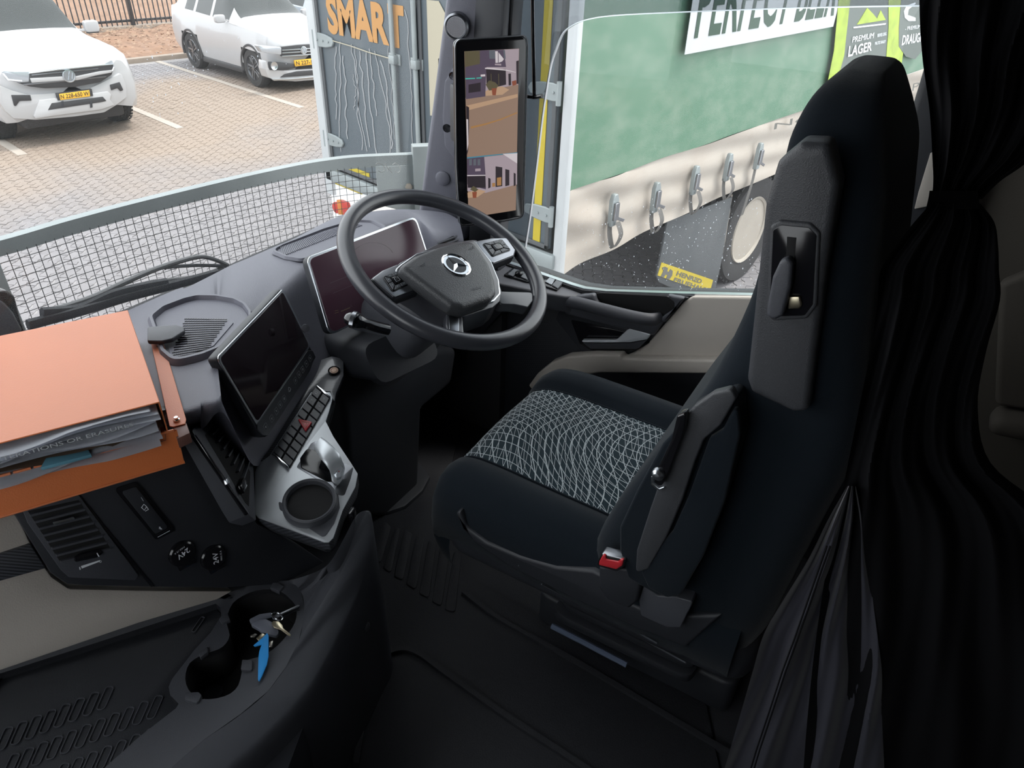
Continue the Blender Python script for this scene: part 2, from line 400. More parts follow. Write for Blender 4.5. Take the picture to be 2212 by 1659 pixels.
# ================================================================== CARS
def interp(st, y):
    for a, c in zip(st, st[1:]):
        if a[0] <= y <= c[0]:
            t = (y-a[0])/(c[0]-a[0]); t = t*t*(3-2*t)*.5+t*.5
            return [p+(q-p)*t for p, q in zip(a, c)]
    return list(st[-1] if y > st[-1][0] else st[0])
def car_body(root, st, X0, paint, wheels, glass_rows, wsr, names=('body', 'windscreen', 'side_window'), ny=90, wr=.36, liner='car_black'):
    """st: (y, z_bottom, half width low, half width mid, z mid, half width belt, z belt, half width roof, z roof)"""
    ys = np.linspace(st[0][0], st[-1][0], ny); grid_v = []
    for y in ys:
        _, zb_, wl, wm, zm, wb, zbt, wr_, zr = interp(st, y)
        key = [(wl, zb_), (wl+(wm-wl)*.75, zb_+(zm-zb_)*.35), (wm, zm), (wm*.4+wb*.6, zm+(zbt-zm)*.75), (wb, zbt), (wb-.025, zbt+.02)]
        cab = zr-zbt
        k2 = [(wb-.025+(wr_-wb+.025)*q, zbt+.02+(cab-.06)*q) for q in (.33, .66, .95)] + [(wr_-.06, zr-.025), (wr_*.55, zr-.008), (0, zr)]
        half = key+k2
        full = [(-a, c) for a, c in half] + [(a, c) for a, c in half[-2::-1]]
        grid_v.append([Vector((X0+a, y, GZ+c)) for a, c in full])
    nvc = len(grid_v[0]); H = nvc//2
    parts = {'body': B(), 'ws': B(), 'sw': B()}; cache = {k: {} for k in parts}
    def vert(k, i, j):
        if (i, j) not in cache[k]: cache[k][(i, j)] = parts[k].verts.new(grid_v[i][j])
        return cache[k][(i, j)]
    for i in range(ny-1):
        yc = (ys[i]+ys[i+1])/2
        for j in range(nvc-1):
            c = (grid_v[i][j]+grid_v[i+1][j+1])/2; jj = min(j, nvc-2-j); k = 'body'
            hit = any((c.y-wy)**2+(c.z-GZ-wr)**2 < (wr*1.13)**2 and jj < 5 for wy in wheels)
            if hit: continue
            if jj in (5, 6, 7) and any(a < yc < b_ for a, b_ in glass_rows): k = 'sw'
            if jj >= 8 and wsr[0] < yc < wsr[1]: k = 'ws'
            if jj in (6, 7) and wsr[0] < yc < wsr[1]-.08 and k == 'body' and False: k = 'ws'
            parts[k].faces.new([vert(k, *q) for q in ((i, j), (i, j+1), (i+1, j+1), (i+1, j))])
    for i in (0, ny-1):
        cc = Vector((X0, ys[i], sum(v.z for v in grid_v[i])/nvc))
        c = parts['body'].verts.new(cc)
        for j in range(nvc-1):
            parts['body'].faces.new((vert('body', i, j), vert('body', i, j+1), c))
    # underside
    obj('body', parts['body'], paint, root, ang=28); obj('windscreen', parts['ws'], 'car_glass', root); obj('side_window', parts['sw'], 'car_glass', root)
    t = B(); box(FZ(GZ), X0-.7, X0+.7, ys[0]+.15, ys[-1]-.15, .22, .5, .05, bm=t)
    for wy in wheels: box(FZ(GZ), X0-.62, X0+.62, wy-.45, wy+.45, .25, .85, .05, bm=t)
    obj('underbody', t, liner, root)
def car_wheel(root, x, y, side, r, wd, spokes, rimmat, tread=False):
    fr = Fr((x, y, GZ+r), (0, 1, 0), (0, 0, 1)); 
    if side < 0: fr.n = Vector((-1, 0, 0))
    else: fr.n = Vector((1, 0, 0))
    t = lathe(fr, [(r*.62, -wd), (r*.9, -wd), (r, -wd*.85), (r*1.0, -wd*.15), (r*.93, .0), (r*.66, .0), (r*.64, -.03)], 32)
    if tread:
        for k in range(36):
            a = 2*math.pi*k/36
            for q in range(5):
                h = -wd*.88+q*wd*.19; da = .06*(q % 2)
                p = [fr.P(r*math.cos(a+da+s*.055)*1.0, r*math.sin(a+da+s*.055), h+e) for s, e in ((-1, 0), (1, 0), (1, wd*.14), (-1, wd*.14))]
                p2 = [fr.P((r+.012)*math.cos(a+da+s*.045), (r+.012)*math.sin(a+da+s*.045), h+e) for s, e in ((-1, .005), (1, .005), (1, wd*.13), (-1, wd*.13))]
                lo = [t.verts.new(v) for v in p]; hi = [t.verts.new(v) for v in p2]; t.faces.new(hi)
                for i in range(4): t.faces.new((lo[i], lo[(i+1) % 4], hi[(i+1) % 4], hi[i]))
    wh = obj('wheel', t, 'rubber', root)
    t = lathe(fr, [(.02, -.10), (r*.60, -.10), (r*.66, -.01), (r*.63, -.0), (r*.60, -.04)], 28)
    for k in range(spokes):
        fk = fr.rot(2*math.pi*k/spokes)
        prism(fk, [(.02, -.022), (r*.6, -.05), (r*.6, -.015), (.03, .0), (r*.6, .02), (r*.6, .055), (.02, .03)], -.05, -.012, .003, 1, bm=t)
    lathe(fr, [(.001, 0), (.045, -.002), (.05, -.05)], 16, bm=t)
    obj('rim', t, rimmat, wh)
def pxy(Y): return Fr((0, Y, GZ), (1, 0, 0), (0, 0, 1))      # n = -Y, towards the eye
def emblem(parent, fr, a, b, r):
    t = lathe(fr.shift(a, b), [(r, 0), (r, .012), (r*.86, .014), (r*.84, .006), (.001, .006)], 28)
    g = fr.shift(a, b)
    def st(p, h=.016): line2(g, [(x*r, y*r) for x, y in p], r*.13, .004, h, bm=t)
    st([(-.34, .72), (0, .12), (.34, .72)]); st([(-.74, .42), (-.32, -.66), (0, .0), (.32, -.66), (.74, .42)])
    obj('emblem', t, 'satin', parent)
def pickup(name, label, paint, X0, Y0):
    root = thing(name, label, 'car', (X0, Y0+2.6, GZ)); L = 5.35
    S = lambda *a: (Y0+a[0], *a[1:])
    st = [S(.05, .42, .55, .70, .62, .62, .78, .55, .95), S(.10, .36, .78, .90, .70, .80, .98, .70, 1.06), S(.22, .34, .90, .965, .72, .89, 1.07, .80, 1.14),
          S(.6, .34, .93, .975, .75, .92, 1.11, .82, 1.18), S(1.25, .34, .93, .975, .75, .91, 1.15, .80, 1.25), S(1.42, .34, .93, .975, .75, .90, 1.16, .76, 1.30),
          S(2.15, .34, .93, .97, .75, .89, 1.18, .64, 1.82), S(2.4, .34, .93, .97, .75, .89, 1.18, .64, 1.86), S(3.3, .34, .93, .97, .75, .89, 1.2, .64, 1.85),
          S(3.75, .34, .93, .97, .75, .89, 1.2, .66, 1.75), S(3.8, .34, .93, .97, .75, .89, 1.2, .66, 1.24), S(5.3, .4, .9, .95, .75, .89, 1.2, .7, 1.24), S(5.35, .5, .8, .9, .75, .8, 1.1, .6, 1.1)]
    wy = (Y0+.93, Y0+.93+3.1)
    car_body(root, st, X0, paint, wy, [(Y0+1.75, Y0+2.65), (Y0+2.75, Y0+3.55)], (Y0+1.45, Y0+2.13), wr=.39)
    for s in (-1, 1):
        for y in wy: car_wheel(root, X0+s*.955, y, s, .39, .27, 6, 'satin_dark', tread=True)
        for y in wy:
            fr = Fr((X0+s*.955, y, GZ+.39), (0, 1, 0), (0, 0, 1)); fr.n = Vector((s, 0, 0))
            pts = [fr.P(.455*math.cos(a), .455*math.sin(a), 0) for a in np.linspace(-.2, math.pi+.2, 20)]
            obj('wheel_arch', tube(pts, .03, 6), paint, root)
    # mirrors
    for s in (-1, 1):
        t = B(); fr = Fr((X0+s*1.06, Y0+1.72, GZ+1.27), (1, 0, 0), (0, 0, 1))
        prism(fr, rrect(-.11, .11, -.085, .085, .05), -.06, .04, .02, 3, bm=t); box(fr, -.2 if s > 0 else .08, -.08 if s > 0 else .2, -.06, -.03, -.02, .02, bm=t)
        mm = obj('mirror', t, paint, root); obj('mirror_base', box(fr, -.09, .09, -.10, -.07, -.04, .03, .01), 'car_black', mm)
    return root
amarok = pickup('pickup_truck', 'white pickup facing the lorry with yellow number plate N 228-650 W', 'white_paint', 3.68, 11.93)
# front of the white pickup, read off its own front plane
fp = pxy(11.93)
def front(name, pts, h0, h1, m, parent, b=.006, r=0.): 
    P_ = fp.pxs(pts)
    if r: P_ = roundpoly(P_, r)
    return obj(name, prism(fp, P_, h0, h1, b), m, parent)
front('bumper', [(-8, 175), (0, 185), (28, 196), (60, 205), (180, 198), (238, 170), (262, 158), (272, 182), (274, 210), (250, 228), (225, 243), (160, 252), (78, 259), (30, 256), (12, 240), (-8, 212)], -.30, .0, 'white_paint', amarok, .025, .03)
front('grille', [(62, 157), (125, 149), (212, 141), (243, 138), (240, 160), (215, 177), (160, 187), (95, 190), (62, 186), (36, 178), (60, 176)], -.02, .035, 'car_black', amarok)
front('grille_bar', [(62, 168), (135, 164), (160, 164), (212, 153), (240, 150), (238, 156), (205, 162), (165, 172), (132, 173), (66, 178)], .03, .05, 'white_paint', amarok)
front('grille_trim', [(60, 156), (125, 148), (213, 139), (243, 137), (243, 139), (213, 142), (126, 151), (60, 159)], .03, .045, 'satin', amarok)
for a in ([(66, 160), (210, 146), (210, 149), (66, 163)], [(48, 181), (228, 163), (226, 166), (50, 184)]):
    front('grille_slat', a, .03, .042, 'satin_dark', amarok, .002)
h = front('headlight', [(1, 152), (30, 154), (66, 154), (69, 175), (40, 178), (14, 173)], -.02, .03, 'lamp_clear', amarok, .006, .02)
front('lamp_strip', [(3, 158), (15, 173), (46, 175), (46, 173), (17, 170), (7, 158)], .03, .036, 'white_print', h, .001)
h = front('headlight', [(211, 144), (240, 128), (247, 146), (243, 155), (218, 158)], -.02, .03, 'lamp_clear', amarok, .006, .02)
front('lamp_strip', [(222, 156), (242, 153), (245, 144), (243, 144), (239, 151), (221, 154)], .03, .036, 'white_print', h, .001)
front('fog_lamp', [(24, 205), (65, 205), (68, 217), (42, 218), (34, 229), (30, 228)], -.01, .012, 'car_black', amarok)
front('fog_lamp', [(237, 183), (258, 177), (266, 194), (260, 197), (253, 190), (240, 195)], -.01, .012, 'car_black', amarok)
front('skid_plate', [(84, 216), (232, 197), (239, 204), (236, 215), (246, 226), (218, 236), (112, 250), (76, 256), (72, 250)], -.02, .028, 'white_paint', amarok, .008)
sk = front('lower_grille', [(110, 222), (220, 208), (228, 217), (216, 220), (122, 234), (102, 237)], .02, .034, 'car_black', amarok, .003)
for xa in (130, 192): front('tow_slot', [(xa, 218), (xa+5, 217), (xa+6, 231), (xa+1, 232)], .03, .037, 'plastic_dark', sk, .001)
pl = front('plate_holder', [(119, 201), (196, 191), (199, 206), (123, 216)], .0, .04, 'car_black', amarok, .003)
front('number_plate', [(125, 202), (190, 193.5), (192, 207), (128, 215)], .04, .046, 'plate', pl, .001)
text('plate_text', 'N 228-650 W', quad(fp, fp.pxs([(129, 212.5), (190, 204.5), (188.5, 195.5), (127.5, 203.5)]), .048), 'black_ink', pl, .01)
emblem(amarok, fp.shift(0, 0, .045), *fp.px(146, 163), .085)
fh = Fr((3.68, 13.7, GZ+1.32), (1, 0, 0), (0, .3, .95))
obj('dashboard', box(FZ(GZ), 3.05, 4.3, 13.55, 13.75, .95, 1.17, .03), 'car_black', amarok)
# ---- small white hatchback
def hatch(name, label, paint, X0, Y0, detail=True):
    root = thing(name, label, 'car', (X0, Y0+2.1, GZ)); S = lambda *a: (Y0+a[0], *a[1:])
    st = [S(.05, .35, .5, .62, .55, .55, .70, .45, .80), S(.12, .28, .66, .78, .6, .70, .86, .60, .93), S(.25, .25, .80, .865, .64, .80, .95, .70, 1.02),
          S(.6, .24, .84, .885, .66, .83, 1.00, .72, 1.07), S(1.15, .24, .84, .88, .68, .83, 1.03, .70, 1.13), S(1.3, .24, .84, .88, .68, .83, 1.04, .68, 1.17),
          S(1.95, .24, .84, .88, .68, .82, 1.06, .58, 1.55), S(2.3, .24, .84, .88, .68, .82, 1.07, .57, 1.58), S(3.3, .25, .84, .88, .7, .82, 1.1, .57, 1.56),
          S(3.75, .27, .82, .87, .7, .81, 1.12, .56, 1.48), S(4.05, .35, .78, .84, .7, .77, 1.12, .6, 1.15), S(4.12, .45, .6, .7, .7, .6, 1.0, .5, 1.0)]
    wy = (Y0+.82, Y0+.82+2.42)
    car_body(root, st, X0, paint, wy, [(Y0+1.6, Y0+2.25), (Y0+2.35, Y0+2.95), (Y0+3.03, Y0+3.4)], (Y0+1.32, Y0+1.93), wr=.345, liner='car_black')
    for s in (-1, 1):
        for y in wy: car_wheel(root, X0+s*.875, y, s, .345, .22, 5, 'satin_dark')
        for y in wy:
            fr = Fr((X0+s*.865, y, GZ+.345), (0, 1, 0), (0, 0, 1)); fr.n = Vector((s, 0, 0))
            pts = [fr.P(.40*math.cos(a), .40*math.sin(a), 0) for a in np.linspace(-.25, math.pi+.25, 24)]
            obj('wheel_arch', tube(pts, .028, 6), 'car_black', root)
        obj('sill_trim', box(FZ(GZ), *sorted((X0+s*.80, X0+s*.87)), Y0+1.25, Y0+2.85, .19, .30, .02), 'car_black', root)
        t = B(); fr = Fr((X0+s*.96, Y0+1.62, GZ+1.12), (1, 0, 0), (0, 0, 1))
        prism(fr, rrect(-.10, .10, -.07, .07, .045), -.07, .03, .02, 3, bm=t); box(fr, -.16 if s > 0 else .06, -.06 if s > 0 else .16, -.05, -.02, -.02, .02, bm=t)
        obj('mirror', t, paint, root)
        pts = [Vector((X0+s*.60, Y0+2.05+k*.22, GZ+1.60+.02*math.sin(k/6*math.pi))) for k in range(7)]
        obj('roof_rail', tube(pts, .014, 6), 'satin_dark', root)
    return root
tcross = hatch('hatchback_car', 'white compact crossover with black alloy wheels and yellow plate beginning N 227', 'white_paint', 8.36, 12.92)
fp = pxy(12.92)
front('bumper', [(574, 126), (580, 148), (620, 152), (720, 146), (760, 130), (760, 165), (700, 171), (640, 176), (600, 174), (580, 168), (574, 150)], -.25, .0, 'white_paint', tcross, .03, .03)
front('grille', [(606, 101), (640, 97), (720, 92), (720, 115), (680, 117), (640, 119), (606, 121)], -.02, .03, 'car_black', tcross)
for dy in (4, 10, 17): front('grille_slat', [(607, 103+dy), (720, 96+dy*1.0), (720, 98+dy*1.0), (607, 105+dy)], .03, .042, 'satin', tcross, .002)
front('headlight', [(553, 97), (606, 102), (606, 118), (586, 116), (564, 112)], -.10, .03, 'lamp_clear', tcross, .006, .02)
fl = front('fog_lamp_bezel', [(578, 133), (604, 134), (640, 139), (640, 146), (612, 152), (582, 151)], -.01, .015, 'car_black', tcross, .006, .01)
obj('fog_lamp', lathe(fp.shift(*fp.px(591, 142)), [(.075, .01), (.07, .028), (.06, .022), (.001, .02)], 20), 'satin', fl)
front('lower_grille', [(614, 160), (640, 154), (720, 148), (720, 158), (640, 165), (605, 167)], -.01, .015, 'car_black', tcross, .003)
front('lower_trim', [(585, 170), (640, 168), (720, 160), (720, 163), (640, 171), (590, 174)], .0, .03, 'satin', tcross, .003)
pl = front('number_plate', [(634, 130), (700, 123), (702, 136), (636, 143)], .0, .035, 'plate', tcross, .002)
text('plate_text', 'N 227-146 W', quad(fp, fp.pxs([(638, 140.5), (699, 134.5), (697, 126), (636.5, 131.5)]), .037), 'black_ink', pl, .01)
emblem(tcross, fp.shift(0, 0, .04), *fp.px(653, 108), .07)
hatch('hatchback_car', 'pale blue car parked beyond the white crossover at the top', 'silver_paint', 10.75, 13.3)
# ================================================================== TRAILER
TY, TX = 2.70, 3.37                    # curtain plane, rear door plane
trl = thing('trailer', 'curtain-sided semi-trailer with green side curtain and grey rear doors beside the lorry', 'trailer', (TX+4, TY+1.25, GZ))
fs = Fr((0, TY, GZ), (1, 0, 0), (0, 0, 1))          # curtain side, n = -Y
fd = Fr((TX, 0, GZ), (0, 1, 0), (0, 0, 1), flip=True)          # rear doors, n = -X
assert fd.n.x < 0 and fs.n.y < 0
def weather(name, col, streak, amt=.35, rough=.6, sx=8., sz=1.2):
    m = mat(name, col, rough); nd, lk, b = N(m)
    g = nd.new('ShaderNodeNewGeometry'); mp = nd.new('ShaderNodeMapping'); mp.inputs['Scale'].default_value = (sx, sx, sz)
    lk.new(g.outputs['Position'], mp.inputs[0]); n = nd.new('ShaderNodeTexNoise'); n.inputs['Scale'].default_value = 1; n.inputs['Detail'].default_value = 7; n.inputs['Roughness'].default_value = .65
    lk.new(mp.outputs[0], n.inputs['Vector']); r = nd.new('ShaderNodeMapRange'); r.inputs[1].default_value = .42; r.inputs[2].default_value = .75; r.inputs[4].default_value = amt
    lk.new(n.outputs['Fac'], r.inputs[0]); mx = nd.new('ShaderNodeMix'); mx.data_type = 'RGBA'; mx.inputs['A'].default_value = (*col, 1); mx.inputs['B'].default_value = (*streak, 1)
    lk.new(r.outputs[0], mx.inputs['Factor']); lk.new(mx.outputs['Result'], b.inputs['Base Color']); return m
M['curtain_green'] = weather('weathered green tarpaulin', (.075, .165, .105), (.21, .27, .21), .55, .55, 3.0, 6.0)
M['curtain_cream'] = weather('dusty cream tarpaulin', (.36, .325, .285), (.26, .21, .17), .45, .7, 2.0, 3.0)
M['door_grey'] = weather('blue grey door panel', (.075, .095, .11), (.20, .215, .22), .15, .5, 9.0, .8)
ZT = 4.05
ceg = [fs.px(1187, 418)[1], fs.px(1640, 297)[1]]     # green / cream boundary
zg_ = sum([fs.px(x, y)[1] for x, y in ((1208, 418), (1400, 353), (1707, 250))])/3
zbot = sum([fs.px(x, y)[1] for x, y in ((1247, 565), (1450, 475), (1673, 376))])/3
def curtain_bm(z0, z1, nx=150, nz=14, amp=.012, sag=0):
    rows = []
    for i in range(nz+1):
        z = z0+(z1-z0)*i/nz; r = []
        for k in range(nx+1):
            x = TX+.04+k*.05
            y = TY-amp*math.sin(x*5.3+.4*math.sin(z*3))*(.4+.6*math.sin(x*1.7))
            if sag: y -= .025*math.sin(x*9+z*14)*max(0, 1-(x-TX)/1.0) + .010*math.sin(z*30+x*3)
            zz = z
            if sag and i == 0: zz = z - .05*max(0, 1-(x-TX)/1.0)
            r.append(Vector((x, y, GZ+zz)))
        rows.append(r)
    return grid(rows)
cg = obj('green_curtain', curtain_bm(zg_, ZT), 'curtain_green', trl)
cc = obj('cream_curtain_hem', curtain_bm(zbot, zg_, nz=16, sag=1), 'curtain_cream', trl)
g2 = Fr((0, TY-.035, GZ), (1, 0, 0), (0, 0, 1))
def sidepoly(name, pts, m, parent, h=.0, th=.003): return obj(name, prism(g2, g2.pxs(pts), h, h+th), m, parent, smooth=False)
# white slogan panel, leaning like the print
bl = g2.px(1478, 118); br = g2.px(1799, 58); k = .16
lean = (g2.px(1493, 18)[0]-bl[0])/(g2.px(1493, 18)[1]-bl[1]); Hp = .85
pbl, pbr = bl, (br[0], bl[1]); ptl = (bl[0]+lean*Hp, bl[1]+Hp); ptr = (pbr[0]+lean*Hp, ptl[1])
sp = obj('slogan_panel', prism(g2, [pbl, pbr, ptr, ptl], 0, .003), 'trailer_white', cg, smooth=False)
def inp(u, v): return (pbl[0]+(pbr[0]-pbl[0])*u+lean*Hp*v, pbl[1]+Hp*v)
text('slogan', 'PERFECT BEER', quad(g2, [inp(.035, .10), inp(.975, .10), inp(.975, .62), inp(.035, .62)], .006), 'green_print', sp, .015)
# bottle print at the far end
def sp2(pts, m, name='print', h=.002): return sidepoly(name, pts, m, cg, h)
sp2([(1822, -30), (1952, -50), (1945, 60), (1935, 180), (1800, 210), (1818, 90)], 'bottle_dark', 'label_print', .0)
sp2([(1812, -20), (1838, -30), (1822, 120), (1790, 240), (1775, 235), (1800, 110)], 'lime', 'bottle_print', .004)
sp2([(1918, -40), (1950, -50), (1944, 60), (1950, 110), (1938, 200), (1905, 230), (1918, 60)], 'lime', 'bottle_print', .004)
sp2([(1850, 53), (1872, 17), (1885, 30), (1893, 40), (1901, 22), (1912, 43)], 'lime', 'mountain_print', .004)
sp2([(1946, -20), (1990, -40), (1990, 110), (1975, 128), (1955, 122), (1940, 100), (1940, 60)], 'bottle_dark', 'label_print', .006)
sp2([(1950, 25), (1956, 12), (1975, 5), (1975, 8), (1960, 20), (1958, 32), (1975, 38), (1975, 45), (1960, 45), (1952, 38)], 'white_print', 'emblem_print', .010)
sp2([(1842, 58), (1912, 50), (1911, 53), (1842, 61)], 'white_print', 'rule_print', .005)
def tx(s, pts, m='white_print', off=.0, nm='print_text'): text(nm, s, quad(g2, g2.pxs(pts), .012), m, cg, off)
tx('PREMIUM', [(1838, 92), (1884, 82), (1886, 70), (1840, 79)])
tx('LAGER', [(1829, 123), (1880, 109), (1882, 89), (1832, 99)], off=.02)
tx('BREWED USING', [(1893, 80), (1912, 76), (1912, 69), (1893, 73)]); tx('MALTED BARLEY', [(1887, 97), (1910, 92), (1911, 86), (1888, 90)])
tx('- PREMIUM -', [(1953, 66), (1990, 60), (1990, 52), (1953, 58)]); tx('DRAUGHT', [(1945, 98), (1998, 88), (2000, 68), (1948, 76)], off=.02)
tx('Not for Sale to Persons Under the Age of 18', [(1668, 284), (2230, 130), (2236, 104), (1671, 266)], 'sign_ink', .0, 'notice_text')
# corner post, body floor, roof and far side
t = B(); box(fs, TX-.005, TX+.045, zbot-.12, ZT, -.02, .05, .008, bm=t); obj('corner_post', t, 'trailer_white', trl)
t = B(); box(fd, TY+2.42, TY+2.52, zbot-.1, ZT, -.08, .03, .008, bm=t); obj('corner_post', t, 'trailer_white', trl)
obj('load_floor', box(FZ(GZ), TX, TX+8.6, TY+.03, TY+2.5, zbot+.03, zbot+.12), 'dark_metal', trl)
obj('roof', box(FZ(GZ), TX, TX+8.6, TY, TY+2.5, ZT, ZT+.05, .01), 'trailer_white', trl)
obj('far_curtain', box(FZ(GZ), TX+.05, TX+8.6, TY+2.46, TY+2.5, zbot, ZT), 'curtain_green', trl)
# over-centre buckles with strap loops
def buckle(px, py, loop, i):
    a, b = g2.px(px, py); fr = g2.shift(a, b, .0); fr.u = fr.u*1.35; fr.v = fr.v*1.1; fr.n = fr.n*1.2
    t = B(); prism(fr, [(-.022, -.10), (.022, -.10), (.026, .06), (.012, .10), (-.012, .10), (-.026, .06)], .0, .03, .004, 1, bm=t)
    bk = obj('buckle', t, 'galv', trl)
    t = B(); prism(fr, [(-.018, -.06), (.018, -.06), (.016, .05), (-.016, .05)], .03, .045, .003, 1, bm=t)
    prism(fr.rot(-.5, .03, -.06), [(-.01, -.01), (.07, -.01), (.08, .012), (-.01, .012)], .028, .036, .002, 1, bm=t)
    obj('lever', t, 'satin_dark', bk)
    M.setdefault('strap', mat('grey webbing strap', (.09, .085, .08), .8))
    if loop:
        pts = spline([fr.P(-.012, -.08, .012), fr.P(-.014, -.15, .02), fr.P(-.004, -.235, .045), fr.P(.014, -.15, .075), fr.P(.012, -.07, .045)], 6)
    else: pts = spline([fr.P(-.0, -.08, .012), fr.P(-.02, -.22, .02), fr.P(-.055, -.46, .015)], 6)
    obj('strap', grid([[p-fr.u*.02, p+fr.u*.02] for p in pts]), 'strap', bk)
for i, (x, y, l) in enumerate(((1320, 452, 1), (1411, 425, 1), (1496, 388, 1), (1568, 360, 1), (1634, 336, 0))): buckle(x, y, l, i)
# ---- rear doors
dz0 = sum([fd.px(x, y)[1] for x, y in ((722, 358), (1180, 560))])/2+.03
split = TY+1.27
for y0, y1 in ((TY+.06, split-.01), (split+.01, TY+2.42)):
    d = obj('door', box(fd, y0, y1, dz0, ZT-.1, -.03, .0, .006), 'door_grey', trl)
    t = B(); box(fd, y0-.0, y0+.03, dz0, ZT-.1, .0, .014, .004, bm=t); box(fd, y1-.03, y1, dz0, ZT-.1, .0, .014, .004, bm=t); box(fd, y0, y1, dz0, dz0+.03, .0, .014, .004, bm=t)
    obj('door_seal', t, 'flap', d)
def doorpoly(name, pts, m, parent, h=.0, th=.004): return obj(name, prism(fd, fd.pxs(pts), h, h+th), m, parent, smooth=False)
for sa, sb in (((678, -40), (716, 345)), ((1192, -40), (1153, 590))):
    ya = (fd.px(*sa)[0]+fd.px(*sb)[0])/2
    obj('reflective_tape', box(fd, ya-.03, ya+.03, dz0+.0, ZT-.1, .001, .006), 'yellow_tape', trl, smooth=False)
    if sa[0] < 900: obj('reflective_tape', box(fd, ya-.5, ya+.03, dz0+.01, dz0+.06, .001, .006), 'yellow_tape', trl, smooth=False)
# locking rods and keepers
for pa, pb in (((850, 0), (868, 335)), ((896, 0), (915, 335))):
    ya = (fd.px(*pa)[0]+fd.px(*pb)[0])/2
    rd = obj('locking_rod', tube([fd.P(ya, dz0-.05, .03), fd.P(ya, ZT-.1, .03)], .017, 10), 'galv', trl)
    for zz in (fd.px(857, 128)[1], dz0+.08, fd.px(857, 128)[1]+1.0):
        t = B(); box(fd, ya-.05, ya+.07, zz-.035, zz+.035, .0, .012, .003, bm=t); box(fd, ya-.03, ya+.03, zz-.03, zz+.03, .0, .052, .01, bm=t); obj('keeper', t, 'galv', rd)
pts = fd.pxs([(722, 88), (760, 99), (800, 113), (852, 128)])
obj('door_cord', tube([fd.P(a, b, .012) for a, b in pts], .004, 6), 'cream_print', trl)
# hinges
def hinge(y, z, s):
    pts = [(0, -.045), (s*.05, -.05), (s*.14, -.045), (s*.22, -.03), (s*.24, 0), (s*.22, .03), (s*.14, .045), (s*.05, .05), (0, .045)]
    if s < 0: pts = pts[::-1]
    t = B(); prism(fd.shift(y, z), pts, .0, .02, .005, 1, bm=t)
    for q in (.04, .11, .18): lathe(fd.shift(y, z), [(.008, .02), (.008, .027), (.001, .028)], 8, a=s*q, b=0, bm=t)
    h = obj('hinge', t, 'galv', trl)
    lat = tube([fd.P(y, z-.065, .018), fd.P(y, z+.065, .018)], .016, 10); obj('hinge_pin', lat, 'galv', h)
yl, yr = TY+2.46, TY+.04
for (x, y) in ((668, 80), (692, 292)): hinge(yl, fd.px(x, y)[1], -1)
for (x, y) in ((1195, 198), (1188, 465)): hinge(yr, fd.px(x, y)[1], 1)
for q in (3.5, 3.9): hinge(yl, q, -1); hinge(yr, q, 1)
# lettering on the left-hand leaf and cream block letter beyond the rods
zb1, zb2 = fd.px(718, 72)[1], fd.px(835, 100)[1]; zb_ = (zb1+zb2)/2
ya, yb = fd.px(708, 40)[0], fd.px(840, 60)[0]
ht = (fd.px(715, -12)[1]-zb_)
text('lettering', 'SMAR', quad(fd, [(ya, zb_), (yb, zb_), (yb, zb_+ht), (ya, zb_+ht)], .005), 'orange_print', trl, .045)
yc1, yc2 = fd.px(838, 20)[0], fd.px(866, 20)[0]
text('lettering', 'T', quad(fd, [(yc1, zb_), (yc2-.03, zb_), (yc2-.03, zb_+ht), (yc1, zb_+ht)], .005), 'orange_print', trl, .045)
y1_, y2_ = fd.px(926, 100)[0], fd.px(964, 60)[0]
P_ = [(y1_, fd.px(934, 250)[1]), (y1_+(y2_-y1_)*.55, fd.px(944, 250)[1]), (y1_+(y2_-y1_)*.55, fd.px(940, 125)[1]), (y2_, fd.px(962, 118)[1]), (y2_, fd.px(962, 30)[1]), (y2_+.06*(-1 if y2_ > y1_ else 1), fd.px(955, 3)[1]), (y1_, fd.px(926, 0)[1])]
obj('lettering', prism(fd, P_, .003, .006), 'cream_print', trl, smooth=False)
# dried water streaks running down the doors
M['streak'] = mat('dried mud streak', (.24, .25, .26), .8)
t = B(); rr = random.Random(3)
for (x0, y0, x1, y1) in ((736, 90, 745, 330), (741, 120, 752, 300), (757, 95, 788, 325), (770, 100, 800, 330), (778, 110, 805, 320), (790, 110, 822, 335), (812, 110, 838, 330), (840, 95, 852, 300), (872, 20, 886, 330), (726, 100, 733, 260), (800, 105, 812, 250), (765, 160, 775, 240), (822, 130, 843, 320)):
    a0, b0 = fd.px(x0, y0); a1, b1 = fd.px(x1, y1); n = 14; c = 0; pp = []
    for k in range(n+1):
        c += rr.gauss(0, .012); q = k/n; pp.append((a0+(a1-a0)*q+c, b0+(b1-b0)*q))
    line2(fd, pp, rr.uniform(.006, .014), .002, .004, bm=t)
tag(obj('mud_streaks', t, 'streak', trl, smooth=False), kind='stuff')
